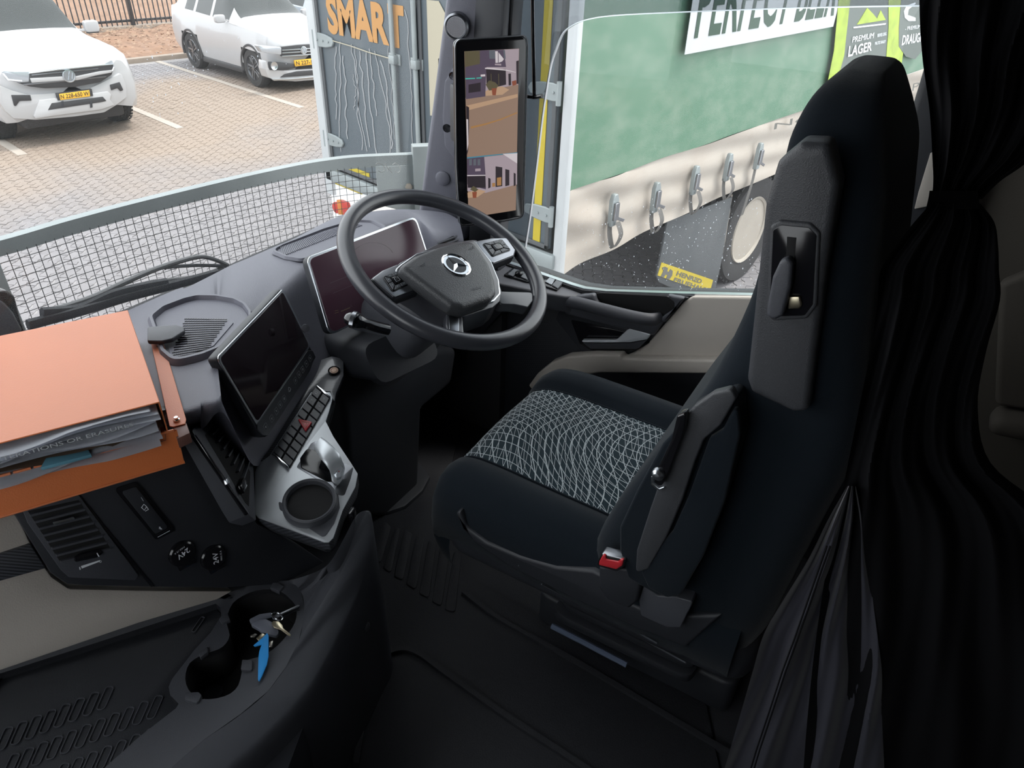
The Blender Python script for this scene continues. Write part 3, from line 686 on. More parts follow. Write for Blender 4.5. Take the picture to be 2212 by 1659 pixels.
# ---- rear sill, white bumper panel and lamps
obj('rear_sill', box(fd, TY, TY+2.5, dz0-.12, dz0-.02, -.1, .03, .01), 'galv', trl)
zb0 = fd.px(745, 530)[1]
M['bumper_white'] = mat('white bumper paint', (.80, .82, .82), .5)
bmp = obj('rear_bumper', box(fd, TY+.02, TY+2.5, zb0, dz0-.13, -.08, .0, .01), 'bumper_white', trl)
yy = TY+2.35
doorpoly('reflective_tape', [(721, 366), (729, 365), (733, 387), (788, 411), (782, 420), (725, 397)], 'yellow_tape', bmp, .001)
doorpoly('reflective_tape', [(820, 437), (838, 433), (900, 459), (900, 468), (850, 450)], 'yellow_tape', bmp, .001)
for (pts, m) in ((fd.pxs([(733, 430), (742, 431), (748, 462), (737, 462)]), 'lamp_orange'), (fd.pxs([(742, 431), (755, 437), (765, 470), (748, 466)]), 'lamp_red'), (fd.pxs([(775, 462), (800, 453), (815, 468), (790, 480)]), 'lamp_red'), (fd.pxs([(800, 453), (812, 457), (822, 466), (815, 468)]), 'lamp_orange')):
    obj('tail_lamp', prism(fd, pts, 0, .03, .004), m, bmp)
obj('tail_lamp', lathe(fd.shift(*fd.px(729, 448)), [(.05, 0), (.048, .02), (.001, .03)], 18), 'lamp_red', bmp)
# ---- running gear
t = B(); box(FZ(GZ), TX+.6, TX+8.5, TY+.75, TY+.87, .80, zbot+.03, .01, bm=t); box(FZ(GZ), TX+.6, TX+8.5, TY+1.65, TY+1.77, .80, zbot+.03, .01, bm=t)
for k in range(10): box(FZ(GZ), TX+.6+k*.8, TX+.68+k*.8, TY+.1, TY+2.4, zbot-.1, zbot+.03, 0, bm=t)
obj('chassis', t, 'dark_metal', trl)
wx, wz = fs.px(1574, 566); R_ = .52
for k in range(3):
    cx = wx+R_+.0+k*1.31
    fr = Fr((cx, TY+.10, GZ+R_), (1, 0, 0), (0, 0, 1))
    t = lathe(fr, [(R_*.60, -.36), (R_*.9, -.36), (R_, -.33), (R_+.004, -.03), (R_*.97, .01), (R_*.80, .02), (R_*.63, .0), (R_*.60, -.05)], 48)
    for q in range(40):
        a = 2*math.pi*q/40
        for s in range(4):
            h = -.31+s*.075; da = .05*(s % 2); pts = []
            for (da2, hh) in ((-.05, 0), (.05, .0), (.06, .065), (-.04, .065)):
                pts.append((a+da+da2, h+hh))
            lo = [t.verts.new(fr.P(R_*math.cos(x), R_*math.sin(x), hh)) for x, hh in pts]; hi = [t.verts.new(fr.P((R_+.018)*math.cos(x*.99+a*.01), (R_+.018)*math.sin(x*.99+a*.01), hh)) for x, hh in pts]
            t.faces.new(hi)
            for i in range(4): t.faces.new((lo[i], lo[(i+1) % 4], hi[(i+1) % 4], hi[i]))
    wh = obj('wheel', t, 'rubber', trl)
    t = lathe(fr, [(R_*.64, -.01), (R_*.62, .012), (R_*.58, .0), (R_*.52, -.08), (R_*.42, -.12), (R_*.30, -.11), (R_*.26, -.05), (R_*.18, -.03), (.001, -.03)], 36)
    for q in range(10): lathe(fr, [(.014, -.12), (.014, -.085), (.001, -.08)], 6, a=.185*math.cos(q*.628), b=.185*math.sin(q*.628), bm=t)
    obj('rim', t, 'rim', wh)
    obj('axle', tube([(cx, TY+.3, GZ+R_), (cx, TY+2.3, GZ+R_)], .07, 10), 'dark_metal', trl)
    fr2 = Fr((cx, TY+2.40, GZ+R_), (1, 0, 0), (0, 0, 1)); 
    obj('wheel', lathe(fr2, [(R_*.60, .36), (R_, .33), (R_, .03), (R_*.9, 0), (R_*.2, 0)], 32), 'rubber', trl)
# mud flap with maker's plate, hung behind the first wheel; front face turned to the rear
fl = Fr((fs.px(1420, 560)[0]+.30, TY, GZ), (0, 1, 0), (0, 0, 1), flip=True)
ff = fr3(aY(1420, 598, TY-.0), aY(1537, 640, TY+.0), aY(1436, 468, TY+.0))
XW = wx-.10
ffl = Fr((XW, TY, GZ), (0, 1, 0), (0, 0, 1), flip=True)
q1, q2 = ffl.px(1414, 608), ffl.px(1580, 420)
mf = Fr(aY(1414, 606, TY+.06), Vector(aY(1560, 660, TY+.06))-Vector(aY(1414, 606, TY+.06)), (0, 0, 1))
P_ = mf.pxs([(1416, 595), (1422, 609), (1440, 617), (1532, 650), (1540, 640), (1556, 570), (1580, 425), (1440, 478), (1428, 540)])
flap = obj('mud_flap', prism(mf, P_, -.008, .008, .002), 'flap', trl)
pl = obj('maker_plate', prism(mf, mf.pxs([(1418, 594), (1427, 566), (1538, 604), (1530, 634)]), .008, .012), 'sign_yellow', flap, smooth=False)
text('plate_text', 'HENRED', quad(mf, mf.pxs([(1457, 594), (1511, 612), (1515, 603), (1461, 584)]), .014), 'sign_ink', pl, .03)
text('plate_text', 'FRUEHAUF', quad(mf, mf.pxs([(1451, 607), (1524, 631), (1527, 622), (1455, 598)]), .014), 'sign_ink', pl, .03)
obj('plate_mark', prism(mf, mf.pxs([(1424, 596), (1430, 584), (1427, 577), (1434, 575), (1440, 578), (1438, 585), (1442, 586), (1445, 580), (1450, 584), (1449, 594), (1443, 602), (1436, 600), (1439, 593), (1434, 592), (1431, 598)]), .012, .015), 'sign_ink', pl, smooth=False)
for a, b in (((1580, 420), (1560, 545)), ((1505, 448), (1541, 520))):
    obj('stay_rod', tube([aY(*a, TY+.1), aY(*b, TY+.1)], .012, 8), 'rim', trl)
for w2 in (0,):
    t = B(); rows = []
    for a in np.linspace(math.radians(185), math.radians(-5), 30):
        c = (wx+R_+.0, TY+.0, GZ+R_); rows.append([Vector((c[0]+(R_+.13)*math.cos(a), c[1]+yy, c[2]+min((R_+.13)*math.sin(a), zbot-R_-.02))) for yy in (.08, .44)])
    grid(rows, bm=t); obj('mudguard', t, 'dark_metal', trl)
# ================================================================== LORRY FRONT: mesh guard, wipers, cowl
guard = thing('mesh_guard', 'curved galvanised wire mesh guard on the lorry nose', 'guard', (.9, 1.9, -1.2))
ZR = -.655
top = [aZ(x, y, ZR) for x, y in ((-330, 603), (0, 520), (149, 477), (300, 437), (502, 388), (640, 358), (711, 346), (779, 339), (893, 334))]
cur = spline([Vector((p.x, p.y)) for p in top], 8)
def wall(bm, cr, z0, z1, off0, off1):
    rows = []
    for i, p in enumerate(cr):
        d = (cr[min(i+1, len(cr)-1)]-cr[max(i-1, 0)]).normalized(); nn = Vector((-d.y, d.x))
        rows.append([Vector((*(p+nn*off0), z0)), Vector((*(p+nn*off0), z1)), Vector((*(p+nn*off1), z1)), Vector((*(p+nn*off1), z0))])
    return grid(rows, True, bm=bm, caps=True)
obj('top_rail', wall(B(), cur, ZR-.035, ZR, 0, .028), 'galv', guard, smooth=True, ang=25)
# wire mesh, evenly spaced
ln = [0]
for a, b in zip(cur, cur[1:]): ln.append(ln[-1]+(b-a).length)
def at(s):
    for i in range(len(cur)-1):
        if ln[i+1] >= s: return cur[i].lerp(cur[i+1], (s-ln[i])/max(1e-6, ln[i+1]-ln[i]))
    return cur[-1]
t = B(); s = .0; ZB = -1.0
sl = ln[-1]-.12
while s < sl:
    p = at(s); tube([Vector((p.x, p.y, ZR-.03)), Vector((p.x, p.y, ZB))], .0009, 4, bm=t); s += .0215
for k in range(16):
    z = ZR-.05-k*.0215; tube([Vector((at(q).x, at(q).y, z)) for q in np.linspace(0, sl, 34)], .0009, 4, bm=t)
tag(obj('wire_mesh', t, 'dark_metal', guard), kind='stuff')
def atq(x, y): return aZ(x, y, ZR)
p0 = at(ln[-1]); p1 = at(ln[-1]-.12)
fe = Fr((p1.x, p1.y, ZR-.03), (p0.x-p1.x, p0.y-p1.y, 0), (0, 0, 1)); Lq = (p0-p1).length
t = B(); box(fe, 0, Lq, -.4, -.002, -.004, .004, .001, bm=t); obj('end_plate', t, 'galv', guard)
t = B(); box(fe, Lq-.004, Lq+.06, -.45, .06, -.02, .02, .003, bm=t); obj('end_post', t, 'cream_print' if False else 'galv', guard)
obj('bolt', lathe(fe.shift(Lq-.02, -.07), [(.012, -.02), (.012, .01), (.001, .012)], 6), 'rim', guard)
pp = aZ(20, 560, -.70); fe = Fr((aY(0, 600, cur[8].y).x, cur[8].y, ZR-.03), (1, 0, 0), (0, 0, 1))
xr = aY(26, 640, cur[8].y).x
box0 = box(Fr((0, cur[8].y, 0), (1, 0, 0), (0, 0, 1)), xr-.05, xr, -1.1, ZR-.03, -.012, .012, .002); obj('end_post', box0, 'galv', guard)
# outside cowl below the windscreen (cream cab paint)
tag(obj('trim_2', box(FC(0), -.70, 1.62, 1.30, 1.40, -.90, -.750, .02), 'cream'), kind='structure')
def wiper(name, label, arm, blade, link):
    r = thing(name, label, 'windscreen wiper', tuple(aF(*arm[0][:2], 1.31)))
    obj('arm', tube(spline([aF(p[0], p[1], 1.29+(p[2]-1.6)*.25) for p in arm], 5), [.008]*(len(arm)*5-4), 8, flat=.6), 'car_black', r)
    obj('blade', tube(spline([aF(p[0], p[1], 1.28+(p[2]-1.6)*.2) for p in blade], 5), .007, 8, flat=1.5), 'plastic_dark', r)
    if link: obj('washer_hose', tube(spline([aF(p[0], p[1], 1.29+(p[2]-1.6)*.25) for p in link], 5), .004, 6), 'plastic_dark', r)
    return r
wiper('windscreen_wiper', 'upper black wiper arm arching over the cowl', [(490, 572, 1.72), (455, 558, 1.72), (420, 556, 1.72), (340, 580, 1.72), (265, 612, 1.70), (205, 640, 1.68), (140, 662, 1.66), (92, 672, 1.65)],
      [(360, 611, 1.68), (300, 622, 1.67), (240, 638, 1.66), (170, 668, 1.65), (90, 676, 1.64)], [(488, 575, 1.71), (430, 573, 1.71), (362, 577, 1.71), (358, 580, 1.71)])
wiper('windscreen_wiper', 'lower black wiper blade lying along the windscreen base', [(480, 580, 1.70), (430, 597, 1.69), (360, 606, 1.68), (320, 612, 1.67), (240, 640, 1.65)],
      [(470, 590, 1.68), (390, 612, 1.67), (280, 640, 1.65), (180, 670, 1.63), (60, 702, 1.62)], None)
# ================================================================== CAB SHELL
DX, LX, ZF, ZC, YW = 1.60, -.70, -1.40, .62, 1.25     # right door, left wall, floor, ceiling, windscreen foot
def face(tl, tr, bl): return Fr(bl, Vector(tr)-Vector(tl), Vector(tl)-Vector(bl))
def S_(name, bm, m, **k): return tag(obj(name, bm, m, **k), kind='structure')
W0 = FC(0)
M['headliner'] = mat('dark grey headliner', (.05, .05, .052), .9)
M['wall_dark'] = mat('dark cab trim', (.03, .03, .033), .8)
M['cream_dim'] = mat('shade-dimmed cream trim', (.10, .088, .075), .8, bump=.2, bscale=300)  # darker copy of the cream, sleeper shade put into the colour
floor = S_('floor', box(W0, LX, DX+.05, -1.1, 1.45, ZF-.06, ZF), 'floor_mat')
S_('ceiling', box(W0, LX-.05, DX+.1, -1.15, 1.30, ZC, ZC+.04), 'headliner')
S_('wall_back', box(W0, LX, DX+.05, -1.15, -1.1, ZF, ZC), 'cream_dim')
t = B(); box(W0, LX-.05, LX, -1.15, .05, ZF, ZC, bm=t); box(W0, LX-.05, LX, .05, 1.05, ZF, -.62, bm=t); box(W0, LX-.05, LX, .05, 1.05, .20, ZC, bm=t); box(W0, LX-.05, LX, 1.05, 1.35, ZF, ZC, bm=t)
S_('wall_left', t, 'wall_dark')
t = B(); box(W0, LX, DX+.05, 1.43, 1.49, ZF, -.80, bm=t); box(W0, LX, DX+.05, 1.04, 1.18, .36, ZC, .01, bm=t); box(W0, LX, DX, 1.27, 1.43, -.88, -.76, bm=t)
box(W0, DX-.03, DX+.12, .93, 1.5, ZF-.1, -.92, bm=t)
S_('wall_front', t, 'wall_dark')
t = B(); box(W0, DX, DX+.06, -1.15, -.08, ZF, ZC, bm=t); box(W0, DX, DX+.06, .04, 1.12, .24, ZC, bm=t); box(W0, DX, DX+.06, -.08, .05, ZF, ZC, bm=t)
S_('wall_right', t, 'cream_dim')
# sleeper side trim: stepped cream panels behind the door
fx = Fr(ER*(DX-.02), EF, EZ, flip=True)
t = B(); prism(fx, [(-1.1, ZF), (-.08, ZF), (-.08, -.50), (-.06, .6), (-1.1, .6)], -.01, .0, .004, bm=t)
prism(fx, fx.pxs([(2160, 600), (2260, 560), (2400, 900), (2150, 860)]), 0, .035, .012, 3, bm=t)
prism(fx, fx.pxs([(2150, 865), (2400, 905), (2400, 960), (2130, 905)]), 0, .07, .02, 3, bm=t)
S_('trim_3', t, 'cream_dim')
# door post: dark pillar cover, cream strip and belt slot
fb = Fr(ER*(DX-.02), EF, EZ, flip=True)
bp = S_('trim_4', prism(fb, [(-.09, ZF), (.055, ZF), (.055, -.7), (.08, .6), (-.09, .6)], -.0, .03, .012, 3), 'plastic_dark')
obj('cream_strip', prism(fb, fb.pxs([(2010, 330), (2040, 330), (2030, 440), (1975, 452), (1984, 415)], .035), .03, .036, .002), 'cream', bp)
# ------------------------------------------------------------------ windscreen
fw = face(Wd(LX, 1.12, .40), Wd(DX, 1.12, .40), Wd(LX, YW+.02, -.72))
fwg = fw.P(0, 0)
ww = DX-LX-.02; wh_ = (Wd(LX, 1.12, .40)-Wd(LX, YW+.02, -.72)).length
win = tag(obj('window_1', grid([[fw.P(a, b) for b in np.linspace(0, wh_, 4)] for a in np.linspace(0, ww, 10)]), 'glass'), kind='structure')
t = B(); rr = random.Random(5)
for k in range(80):
    if k < 50: x, y = rr.gauss(365, 30), rr.gauss(165, 35)
    else: x, y = rr.gauss(480, 80), rr.gauss(130, 50)
    a, b = fw.px(x, y); s = rr.uniform(.0003, .0010)
    if 0 < b < wh_: prism(fw, circle(a, b, s, 5, s*rr.uniform(.8, 2.4)), -.0006, -.0002, bm=t)
M['speck'] = mat('dried drop', (.40, .42, .44), .6); _n = M['speck'].node_tree; _t = _n.nodes.new('ShaderNodeBsdfTranslucent'); _t.inputs[0].default_value = (.75, .77, .8, 1); _n.links.new(_t.outputs[0], _n.nodes['Material Output'].inputs[0])
tag(obj('dried_drops', t, 'speck', win, smooth=False), kind='stuff')
M['dust_mark'] = mat('finger mark in dust', (.36, .37, .36), .7)
t = B()
for pts in ([(813, 355), (817, 353), (825, 355), (831, 362), (831, 369), (824, 372), (817, 369)], [(833, 353), (838, 364), (848, 373)], [(838, 372), (840, 362), (846, 366)], [(849, 356), (856, 353), (864, 360), (865, 369), (860, 373), (853, 370)]):
    line2(fw, [tuple(p) for p in spline([Vector((*fw.px(*q), 0)) for q in pts], 4)] if False else [(p.x, p.y) for p in spline([Vector((*fw.px(*q), 0)) for q in pts], 4)], .0016, -.002, -.001, bm=t)
obj('finger_marks', t, 'dust_mark', win, smooth=False)
# ------------------------------------------------------------------ A pillar with tweeter
fpil = Fr(aF(905, 450, 1.15), ER*.36-EF*.93, EZ-EF*.16)
if fpil.n.dot(EF) > 0: fpil.n = -fpil.n
pt = fpil.pxs([(970, -60), (905, 450), (893, 520), (1010, 520), (1080, 200), (1075, 110), (1040, 110), (1046, -60)])
pil = S_('trim_5', prism(fpil, pt, -.06, .0, .012, 3), 'dash')
obj('lower_cover', prism(fpil, fpil.pxs([(1000, 110), (962, 175), (957, 250), (962, 315), (985, 345), (1060, 350), (1060, 110)]), 0, .008, .004, 2), 'dash', pil)
for (x, y, r) in ((967, 275, .011), (979, 162, .009)):
    obj('fixing_hole', lathe(fpil.shift(*fpil.px(x, y), .008), [(r, -.001), (r*.9, .001), (r*.85, -.0), (.0005, -.0)], 16), 'gloss', pil)
obj('cap_button', lathe(fpil.shift(*fpil.px(957, 385)), [(.020, 0), (.019, .004), (.016, .006), (.001, .006)], 22), 'dash', pil)
tw = lathe(fpil.shift(*fpil.px(989, 55), .0), [(.030, -.002), (.029, .018), (.025, .022), (.022, .018), (.001, .018)], 28)
tw = obj('tweeter', tw, 'satin_dark', pil)
M['mesh_grey'] = mat('grille grey', (.20, .20, .22), .5)
t = B(); c0 = fpil.px(989, 55)
for i in range(-8, 9):
    for j in range(-8, 9):
        a, b = (i+.5*(j % 2))*.0027, j*.0024
        if a*a+b*b < .0205**2: lathe(fpil.shift(c0[0]+a, c0[1]+b, .018), [(.0011, .0), (.0009, .0006), (.0002, .0006)], 6, bm=t)
tag(obj('grille', t, 'mesh_grey', tw), kind='stuff')
# dark inner pillar / door frame beside it, and guard rod
t = B(); fp2 = Fr(ER*(DX-.03), EF, EZ, flip=True)
yf = fp2.px(1112, 80)[0]
prism(fp2, [(1.25, ZF), (yf-.0, -.95), (yf+.02, -.82), (yf-.005, -.2), (yf-.06, .6), (1.02, .6), (1.08, -.2), (1.15, -.75), (1.22, -.86)], -.03, .02, .01, 2, bm=t)
prism(fp2, [(yf+.10, -.8), (yf+.03, -.8), (yf+.0, -.2), (yf-.03, .6), (yf+.06, .6)], .02, .05, .01, 2, bm=t)
S_('trim_6', t, 'plastic_dark')
t = tube(spline([aR(1150, -60, DX+.03), aR(1151, 60, DX+.03), aR(1153, 150, DX+.03), aR(1154, 205, DX+.03)], 4), .0045, 8)
tube(spline([aR(1138, 208, DX+.02), aR(1154, 210, DX+.03), aR(1171, 207, DX+.02)], 4), .005, 8, bm=t)
# ------------------------------------------------------------------ DOOR
fdr = Fr(ER*DX, EF, EZ, flip=True)
D_ = S_('door_1', prism(fdr, fdr.pxs([(1060, 560), (1105, 572), (1180, 598), (1235, 617), (1262, 625), (1310, 632), (1465, 637), (1640, 640), (1900, 648)]) + [(.05, -.74), (.05, ZF), (1.25, ZF), (1.25, -.84)], -.05, .0, .002), 'plastic_dark')
obj('guard_rod', t, 'gloss', D_)
def dp(name, pts, h0, h1, m, b=.004, parent=None, r=0, seg=2):
    P_ = fdr.pxs(pts, h1)
    if r: P_ = roundpoly(P_, r)
    return obj(name, prism(fdr, P_, h0, h1, b, seg), m, parent or D_)
# bright seal along the window sill
sl = [fdr.px(x, y) for x, y in ((1060, 556), (1105, 570), (1180, 596), (1235, 615), (1262, 623), (1310, 629), (1465, 634), (1640, 638), (1900, 645))]
t = B(); line2(fdr, [(a, b) for a, b in sl], .004, -.010, .004, bm=t); obj('sill_strip', t, 'satin', D_)
t = B(); line2(fdr, [(a, b-.006) for a, b in sl], .008, -.03, .008, bm=t); obj('sill_seal', t, 'car_black', D_)
# black upper ledge with the switch blocks, wider towards the front
ledge_out = [(a, b-.010) for a, b in sl[:8]]
fl_ = fr3(aR(1105, 575, DX), aR(1262, 632, DX), aR(1081, 612, DX-.10))
if fl_.n.z < 0: fl_.n = -fl_.n
lp = [fl_.px(*q) for q in ((1040, 556), (1105, 575), (1180, 601), (1262, 629), (1262, 640), (1220, 640), (1178, 633), (1081, 613), (1020, 598), (940, 590), (940, 560))]
obj('upper_ledge', prism(fl_, lp, -.05, .0, .006, 3), 'plastic', D_)
def swblock(name, q, keys, knob=None):
    P_ = fl_.pxs(q); o = obj(name, prism(fl_, P_, .0, .006, .0015), 'gloss', D_)
    for kq, m in keys: obj('switch_key', prism(fl_, fl_.pxs(kq, .006), .006, .010, .001, 1), m, o)
    if knob: obj('adjust_knob', lathe(fl_.shift(*fl_.px(*knob, .006)), [(.010, .006), (.0095, .014), (.006, .017), (.001, .017)], 20), 'gloss', o)
    return o
M['key'] = mat('grey switch key', (.06, .065, .075), .4)
swblock('mirror_switch_block', [(1088, 597), (1110, 580), (1150, 590), (1150, 613), (1135, 611)], [([(1096, 595), (1110, 583), (1122, 586), (1108, 599)], 'key'), ([(1124, 600), (1138, 589), (1148, 592), (1140, 607)], 'key')], (1120, 594))
swblock('window_switch_block', [(1168, 610), (1186, 594), (1223, 610), (1203, 630), (1172, 620)], [([(1177, 611), (1189, 599), (1201, 604), (1191, 617)], 'satin_dark'), ([(1192, 618), (1203, 605), (1217, 611), (1204, 625)], 'key')])
# cream panel, lower lip, black armrest carrier
dp('cream_panel', [(1496, 641), (1640, 643), (1950, 652), (1950, 782), (1560, 780), (1330, 779), (1370, 762), (1397, 745), (1478, 652)], .0, .016, 'cream', .006, seg=3)
dp('pocket_lip', [(1141, 834), (1160, 808), (1190, 784), (1225, 771), (1280, 767), (1340, 768), (1345, 776), (1560, 779), (1950, 784), (1950, 818), (1560, 808), (1294, 806), (1245, 813), (1205, 830), (1168, 862)], .01, .045, 'cream', .006, seg=3)
M['recess_dark'] = mat('painted recess shade', (.008, .008, .009), .9)  # near-black for flat sheets that paint the shade inside recesses and gaps
dp('armrest_carrier', [(1215, 640), (1262, 634), (1310, 637), (1465, 641), (1492, 643), (1474, 653), (1392, 744), (1362, 762), (1330, 768), (1262, 768), (1200, 690), (1212, 660)], .0, .014, 'plastic_dark', .004, r=.008)
dp('pull_recess', [(1286, 634), (1300, 633), (1440, 640), (1456, 652), (1456, 666), (1418, 690), (1400, 690), (1300, 662), (1287, 648)], .012, .0155, 'recess_dark', .001, r=.006)
dp('recess_rim', [(1440, 638), (1478, 645), (1470, 656), (1436, 698), (1420, 692), (1456, 668), (1457, 652)], .010, .028, 'plastic', .005, seg=3)
# pull handle: a bar that leaves the panel at the front and returns at the rear
pts = [aR(1222, 652, DX-.03), aR(1250, 655, DX-.045), aR(1300, 668, DX-.055), aR(1360, 683, DX-.055), aR(1400, 690, DX-.045), aR(1424, 688, DX-.02)]
obj('pull_handle', tube(spline(pts, 6), .0135, 12, flat=1.25), 'plastic', D_)
dp('handle_fairing', [(1216, 644), (1282, 636), (1286, 652), (1300, 664), (1400, 693), (1432, 697), (1412, 726), (1400, 726), (1218, 680)], .012, .034, 'plastic', .008, seg=3)
dp('handle_bowl', [(1232, 690), (1400, 728), (1404, 740), (1376, 757), (1276, 757), (1252, 742)], .013, .0155, 'gloss', .001, r=.006)
h = dp('release_handle', [(1256, 736), (1330, 736), (1345, 722), (1360, 708), (1406, 722), (1398, 734), (1360, 740), (1300, 741), (1258, 740)], .018, .034, 'lever_silver', .004, seg=3)
dp('release_blade', [(1258, 741), (1300, 742), (1360, 741), (1398, 735), (1380, 752), (1372, 755), (1275, 754)], .014, .024, 'plastic', .003)
# speaker grille dots, lower front of the door
t = B()
for i in range(26):
    for j in range(26):
        x, y = 1100+i*4.2+(j % 2)*2, 700+j*4.4
        if ((x-1150)/60)**2+((y-750)/62)**2 > 1: continue
        a, b = fdr.px(x, y, .0); lathe(fdr.shift(a, b, .0), [(.0012, .0), (.0010, .0008), (.0002, .0008)], 5, bm=t)
tag(obj('speaker_grille', t, 'plastic', D_), kind='stuff')
# side glass and smoked wind deflector with the rounded corner
g = obj('side_glass', grid([[fdr.P(a, b, -.03) for b in (-1.0, -.4, .24)] for a in (.04, .5, 1.02)]), 'glass', D_)
arc = [(1128, 585), (1133, 545), (1146, 460), (1160, 350), (1172, 250), (1181, 190), (1190, 140), (1202, 105), (1215, 74), (1232, 58), (1262, 44), (1320, 34), (1450, 27), (1700, 18), (1950, 13), (2150, 12)]
inner = [fdr.px(x, y, -.05) for x, y in arc]; inner = [(p.x, p.y) for p in spline([Vector((*q, 0)) for q in inner], 3)]
outer = [(.02, .24), (1.05, .24), (1.08, -1.0)]
P_ = inner[::1]+outer
obj('wind_deflector', prism(fdr, P_, -.054, -.050), 'tint', D_, smooth=False)
t = B(); line2(fdr, inner, .0022, -.056, -.047, bm=t); obj('deflector_edge', t, 'satin', D_)
t = B(); rr = random.Random(8)
for k in range(330):
    x, y = rr.uniform(1250, 1640), rr.uniform(430, 632); a, b = fdr.px(x, y, -.028); s = rr.uniform(.0004, .0011); prism(fdr, circle(a, b, s, 5, s*rr.uniform(.8, 2.2)), -.0285, -.028, bm=t)
tag(obj('dried_drops', t, 'speck', g, smooth=False), kind='stuff')
# ================================================================== FLOOR MAT
ff0 = FZ(ZF)
mt = thing('floor_mat', 'black rubber floor mat with ribs in the driver footwell', 'mat', (.8, .8, ZF))
P_ = ff0.pxs([(700, 1659), (640, 1900), (1600, 1900), (1520, 1500), (1190, 1350), (1000, 1240), (960, 1080), (1000, 900), (760, 1100), (800, 1300)])
obj('mat_sheet', prism(ff0, P_, .0, .008, .002), 'floor_mat', mt)
rib = [((800, 1198), (826, 1130)), ((823, 1228), (848, 1145)), ((846, 1245), (868, 1148)), ((872, 1262), (894, 1160)), ((900, 1283), (920, 1172)), ((928, 1300), (946, 1180)), ((955, 1318), (975, 1195)), ((985, 1330), (1000, 1205))]
for i in range(1, len(rib)):
    (a, b), (c, d) = rib[i-1], rib[i]
    q = [(a[0]+6, a[1]+5), (c[0]-1, c[1]-1), (d[0]-3, d[1]), (b[0]+6, b[1])]
    obj('rib', prism(ff0, roundpoly(ff0.pxs(q), .008), .008, .012, .002), 'floor_mat', mt)
t = B(); lp = spline([Vector((*ff0.px(x, y), 0)) for x, y in ((770, 1659), (790, 1540), (808, 1460), (830, 1425), (868, 1410), (905, 1420), (960, 1460), (1100, 1560), (1250, 1659), (1400, 1760))], 5)
line2(ff0, [(p.x, p.y) for p in lp], .012, .008, .018, bm=t); obj('mat_edge', t, 'floor_mat', mt)
lp = spline([Vector((*ff0.px(x, y), 0)) for x, y in ((1000, 1285), (1080, 1345), (1250, 1440), (1500, 1590), (1600, 1650))], 5)
obj('step_edge', line2(ff0, [(p.x, p.y) for p in lp], .010, .0, .016), 'floor_mat', mt)
# ================================================================== DASHBOARD
dash = thing('dashboard', 'slate grey truck dashboard with two display screens under the windscreen', 'dashboard', (.5, 1.2, -.66))
K1, K2, K3 = aZ(700, 790, -.82), aZ(715, 1195, -.93), aZ(545, 1130, -.91)
fk = fr3(K3, K2, K1)
if fk.n.z < 0: fk.n = -fk.n
kp = lambda x, y, h=0.: fk.P(*fk.px(x, y, h), h)
ZT_ = -.665
P2, P1, P3 = aZ(470, 770, -.64), aZ(611, 624, -.64), aZ(557, 942, -.805)
fm = face(P2, P1, P3)
dm = lambda x, y, h=-.03, dz=0: fm.P(*fm.px(x, y), h)+Vector((0, 0, dz))
st = [  # windscreen edge, rear top edge, bottom of the rolled face
    (Wd(-.68, 1.22, ZT_), Wd(-.68, .98, ZT_), Wd(-.68, .98, -.74)),
    (Wd(.28, 1.23, ZT_), Vector((.08, 1.02, ZT_)), Vector((.08, 1.01, -.74))),
    (aZ(345, 640, ZT_), aZ(398, 900, ZT_), aZ(400, 925, -.71)),
    (aZ(400, 622, ZT_), aZ(432, 880, ZT_), aZ(438, 926, -.71)),
    (aZ(450, 598, ZT_), aZ(478, 862, ZT_), aZ(484, 893, -.695)),
    (aZ(495, 575, ZT_), dm(474, 776, -.034, -.022), aZ(548, 1006, -.865)),
    (aZ(530, 560, ZT_), dm(512, 733, -.034, -.022), kp(592, 960)),
    (aZ(565, 545, ZT_), dm(560, 682, -.034, -.022), kp(650, 866)),
    (aZ(600, 530, ZT_), dm(604, 634, -.034, -.022), kp(690, 800)),
    (aZ(640, 513, ZT_), aZ(652, 588, ZT_), aZ(735, 745, -.83)),
    (aZ(730, 468, ZT_), aZ(700, 548, ZT_), aZ(770, 700, -.83)),
    (aZ(800, 457, ZT_), aZ(800, 505, ZT_), aZ(860, 680, -.86)),
    (aZ(858, 452, ZT_), aZ(893, 472, ZT_), aZ(925, 620, -.80)),
    (aZ(915, 454, ZT_), aZ(935, 500, ZT_), aZ(940, 600, -.78)),
    (aZ(962, 460, ZT_), aZ(968, 508, ZT_), aZ(985, 590, -.76)),
    (aZ(990, 474, ZT_), aZ(1000, 505, ZT_), aZ(1010, 590, -.75)),
    ]
def section(W, R, Bt):
    W, R, Bt = Vector(W), Vector(R), Vector(Bt); d = (R-W); L = d.length; d.normalize(); dd = (Bt-R); Ld = dd.length; dd.normalize()
    r = min(.035, L*.35, Ld*.45)
    p = [W+EF*.02-EZ*.06, W, W+d*(L-r)*.33+Vector((0, 0, .004)), W+d*(L-r)*.66+Vector((0, 0, .004))]
    a, c = R-d*r, R+dd*r
    for k in range(6):
        t = k/5; p.append(a*(1-t)**2+R*2*t*(1-t)+c*t*t)
    p += [c.lerp(Bt, .5), Bt, Bt+EF*.10-EZ*.02]
    return p
rows = [section(*s) for s in st]
# smooth along the width
cols = list(zip(*rows)); cols = [spline(c, 5) for c in cols]; rows = list(zip(*cols))
obj('top_pad', grid(rows), 'dash', dash, ang=60)
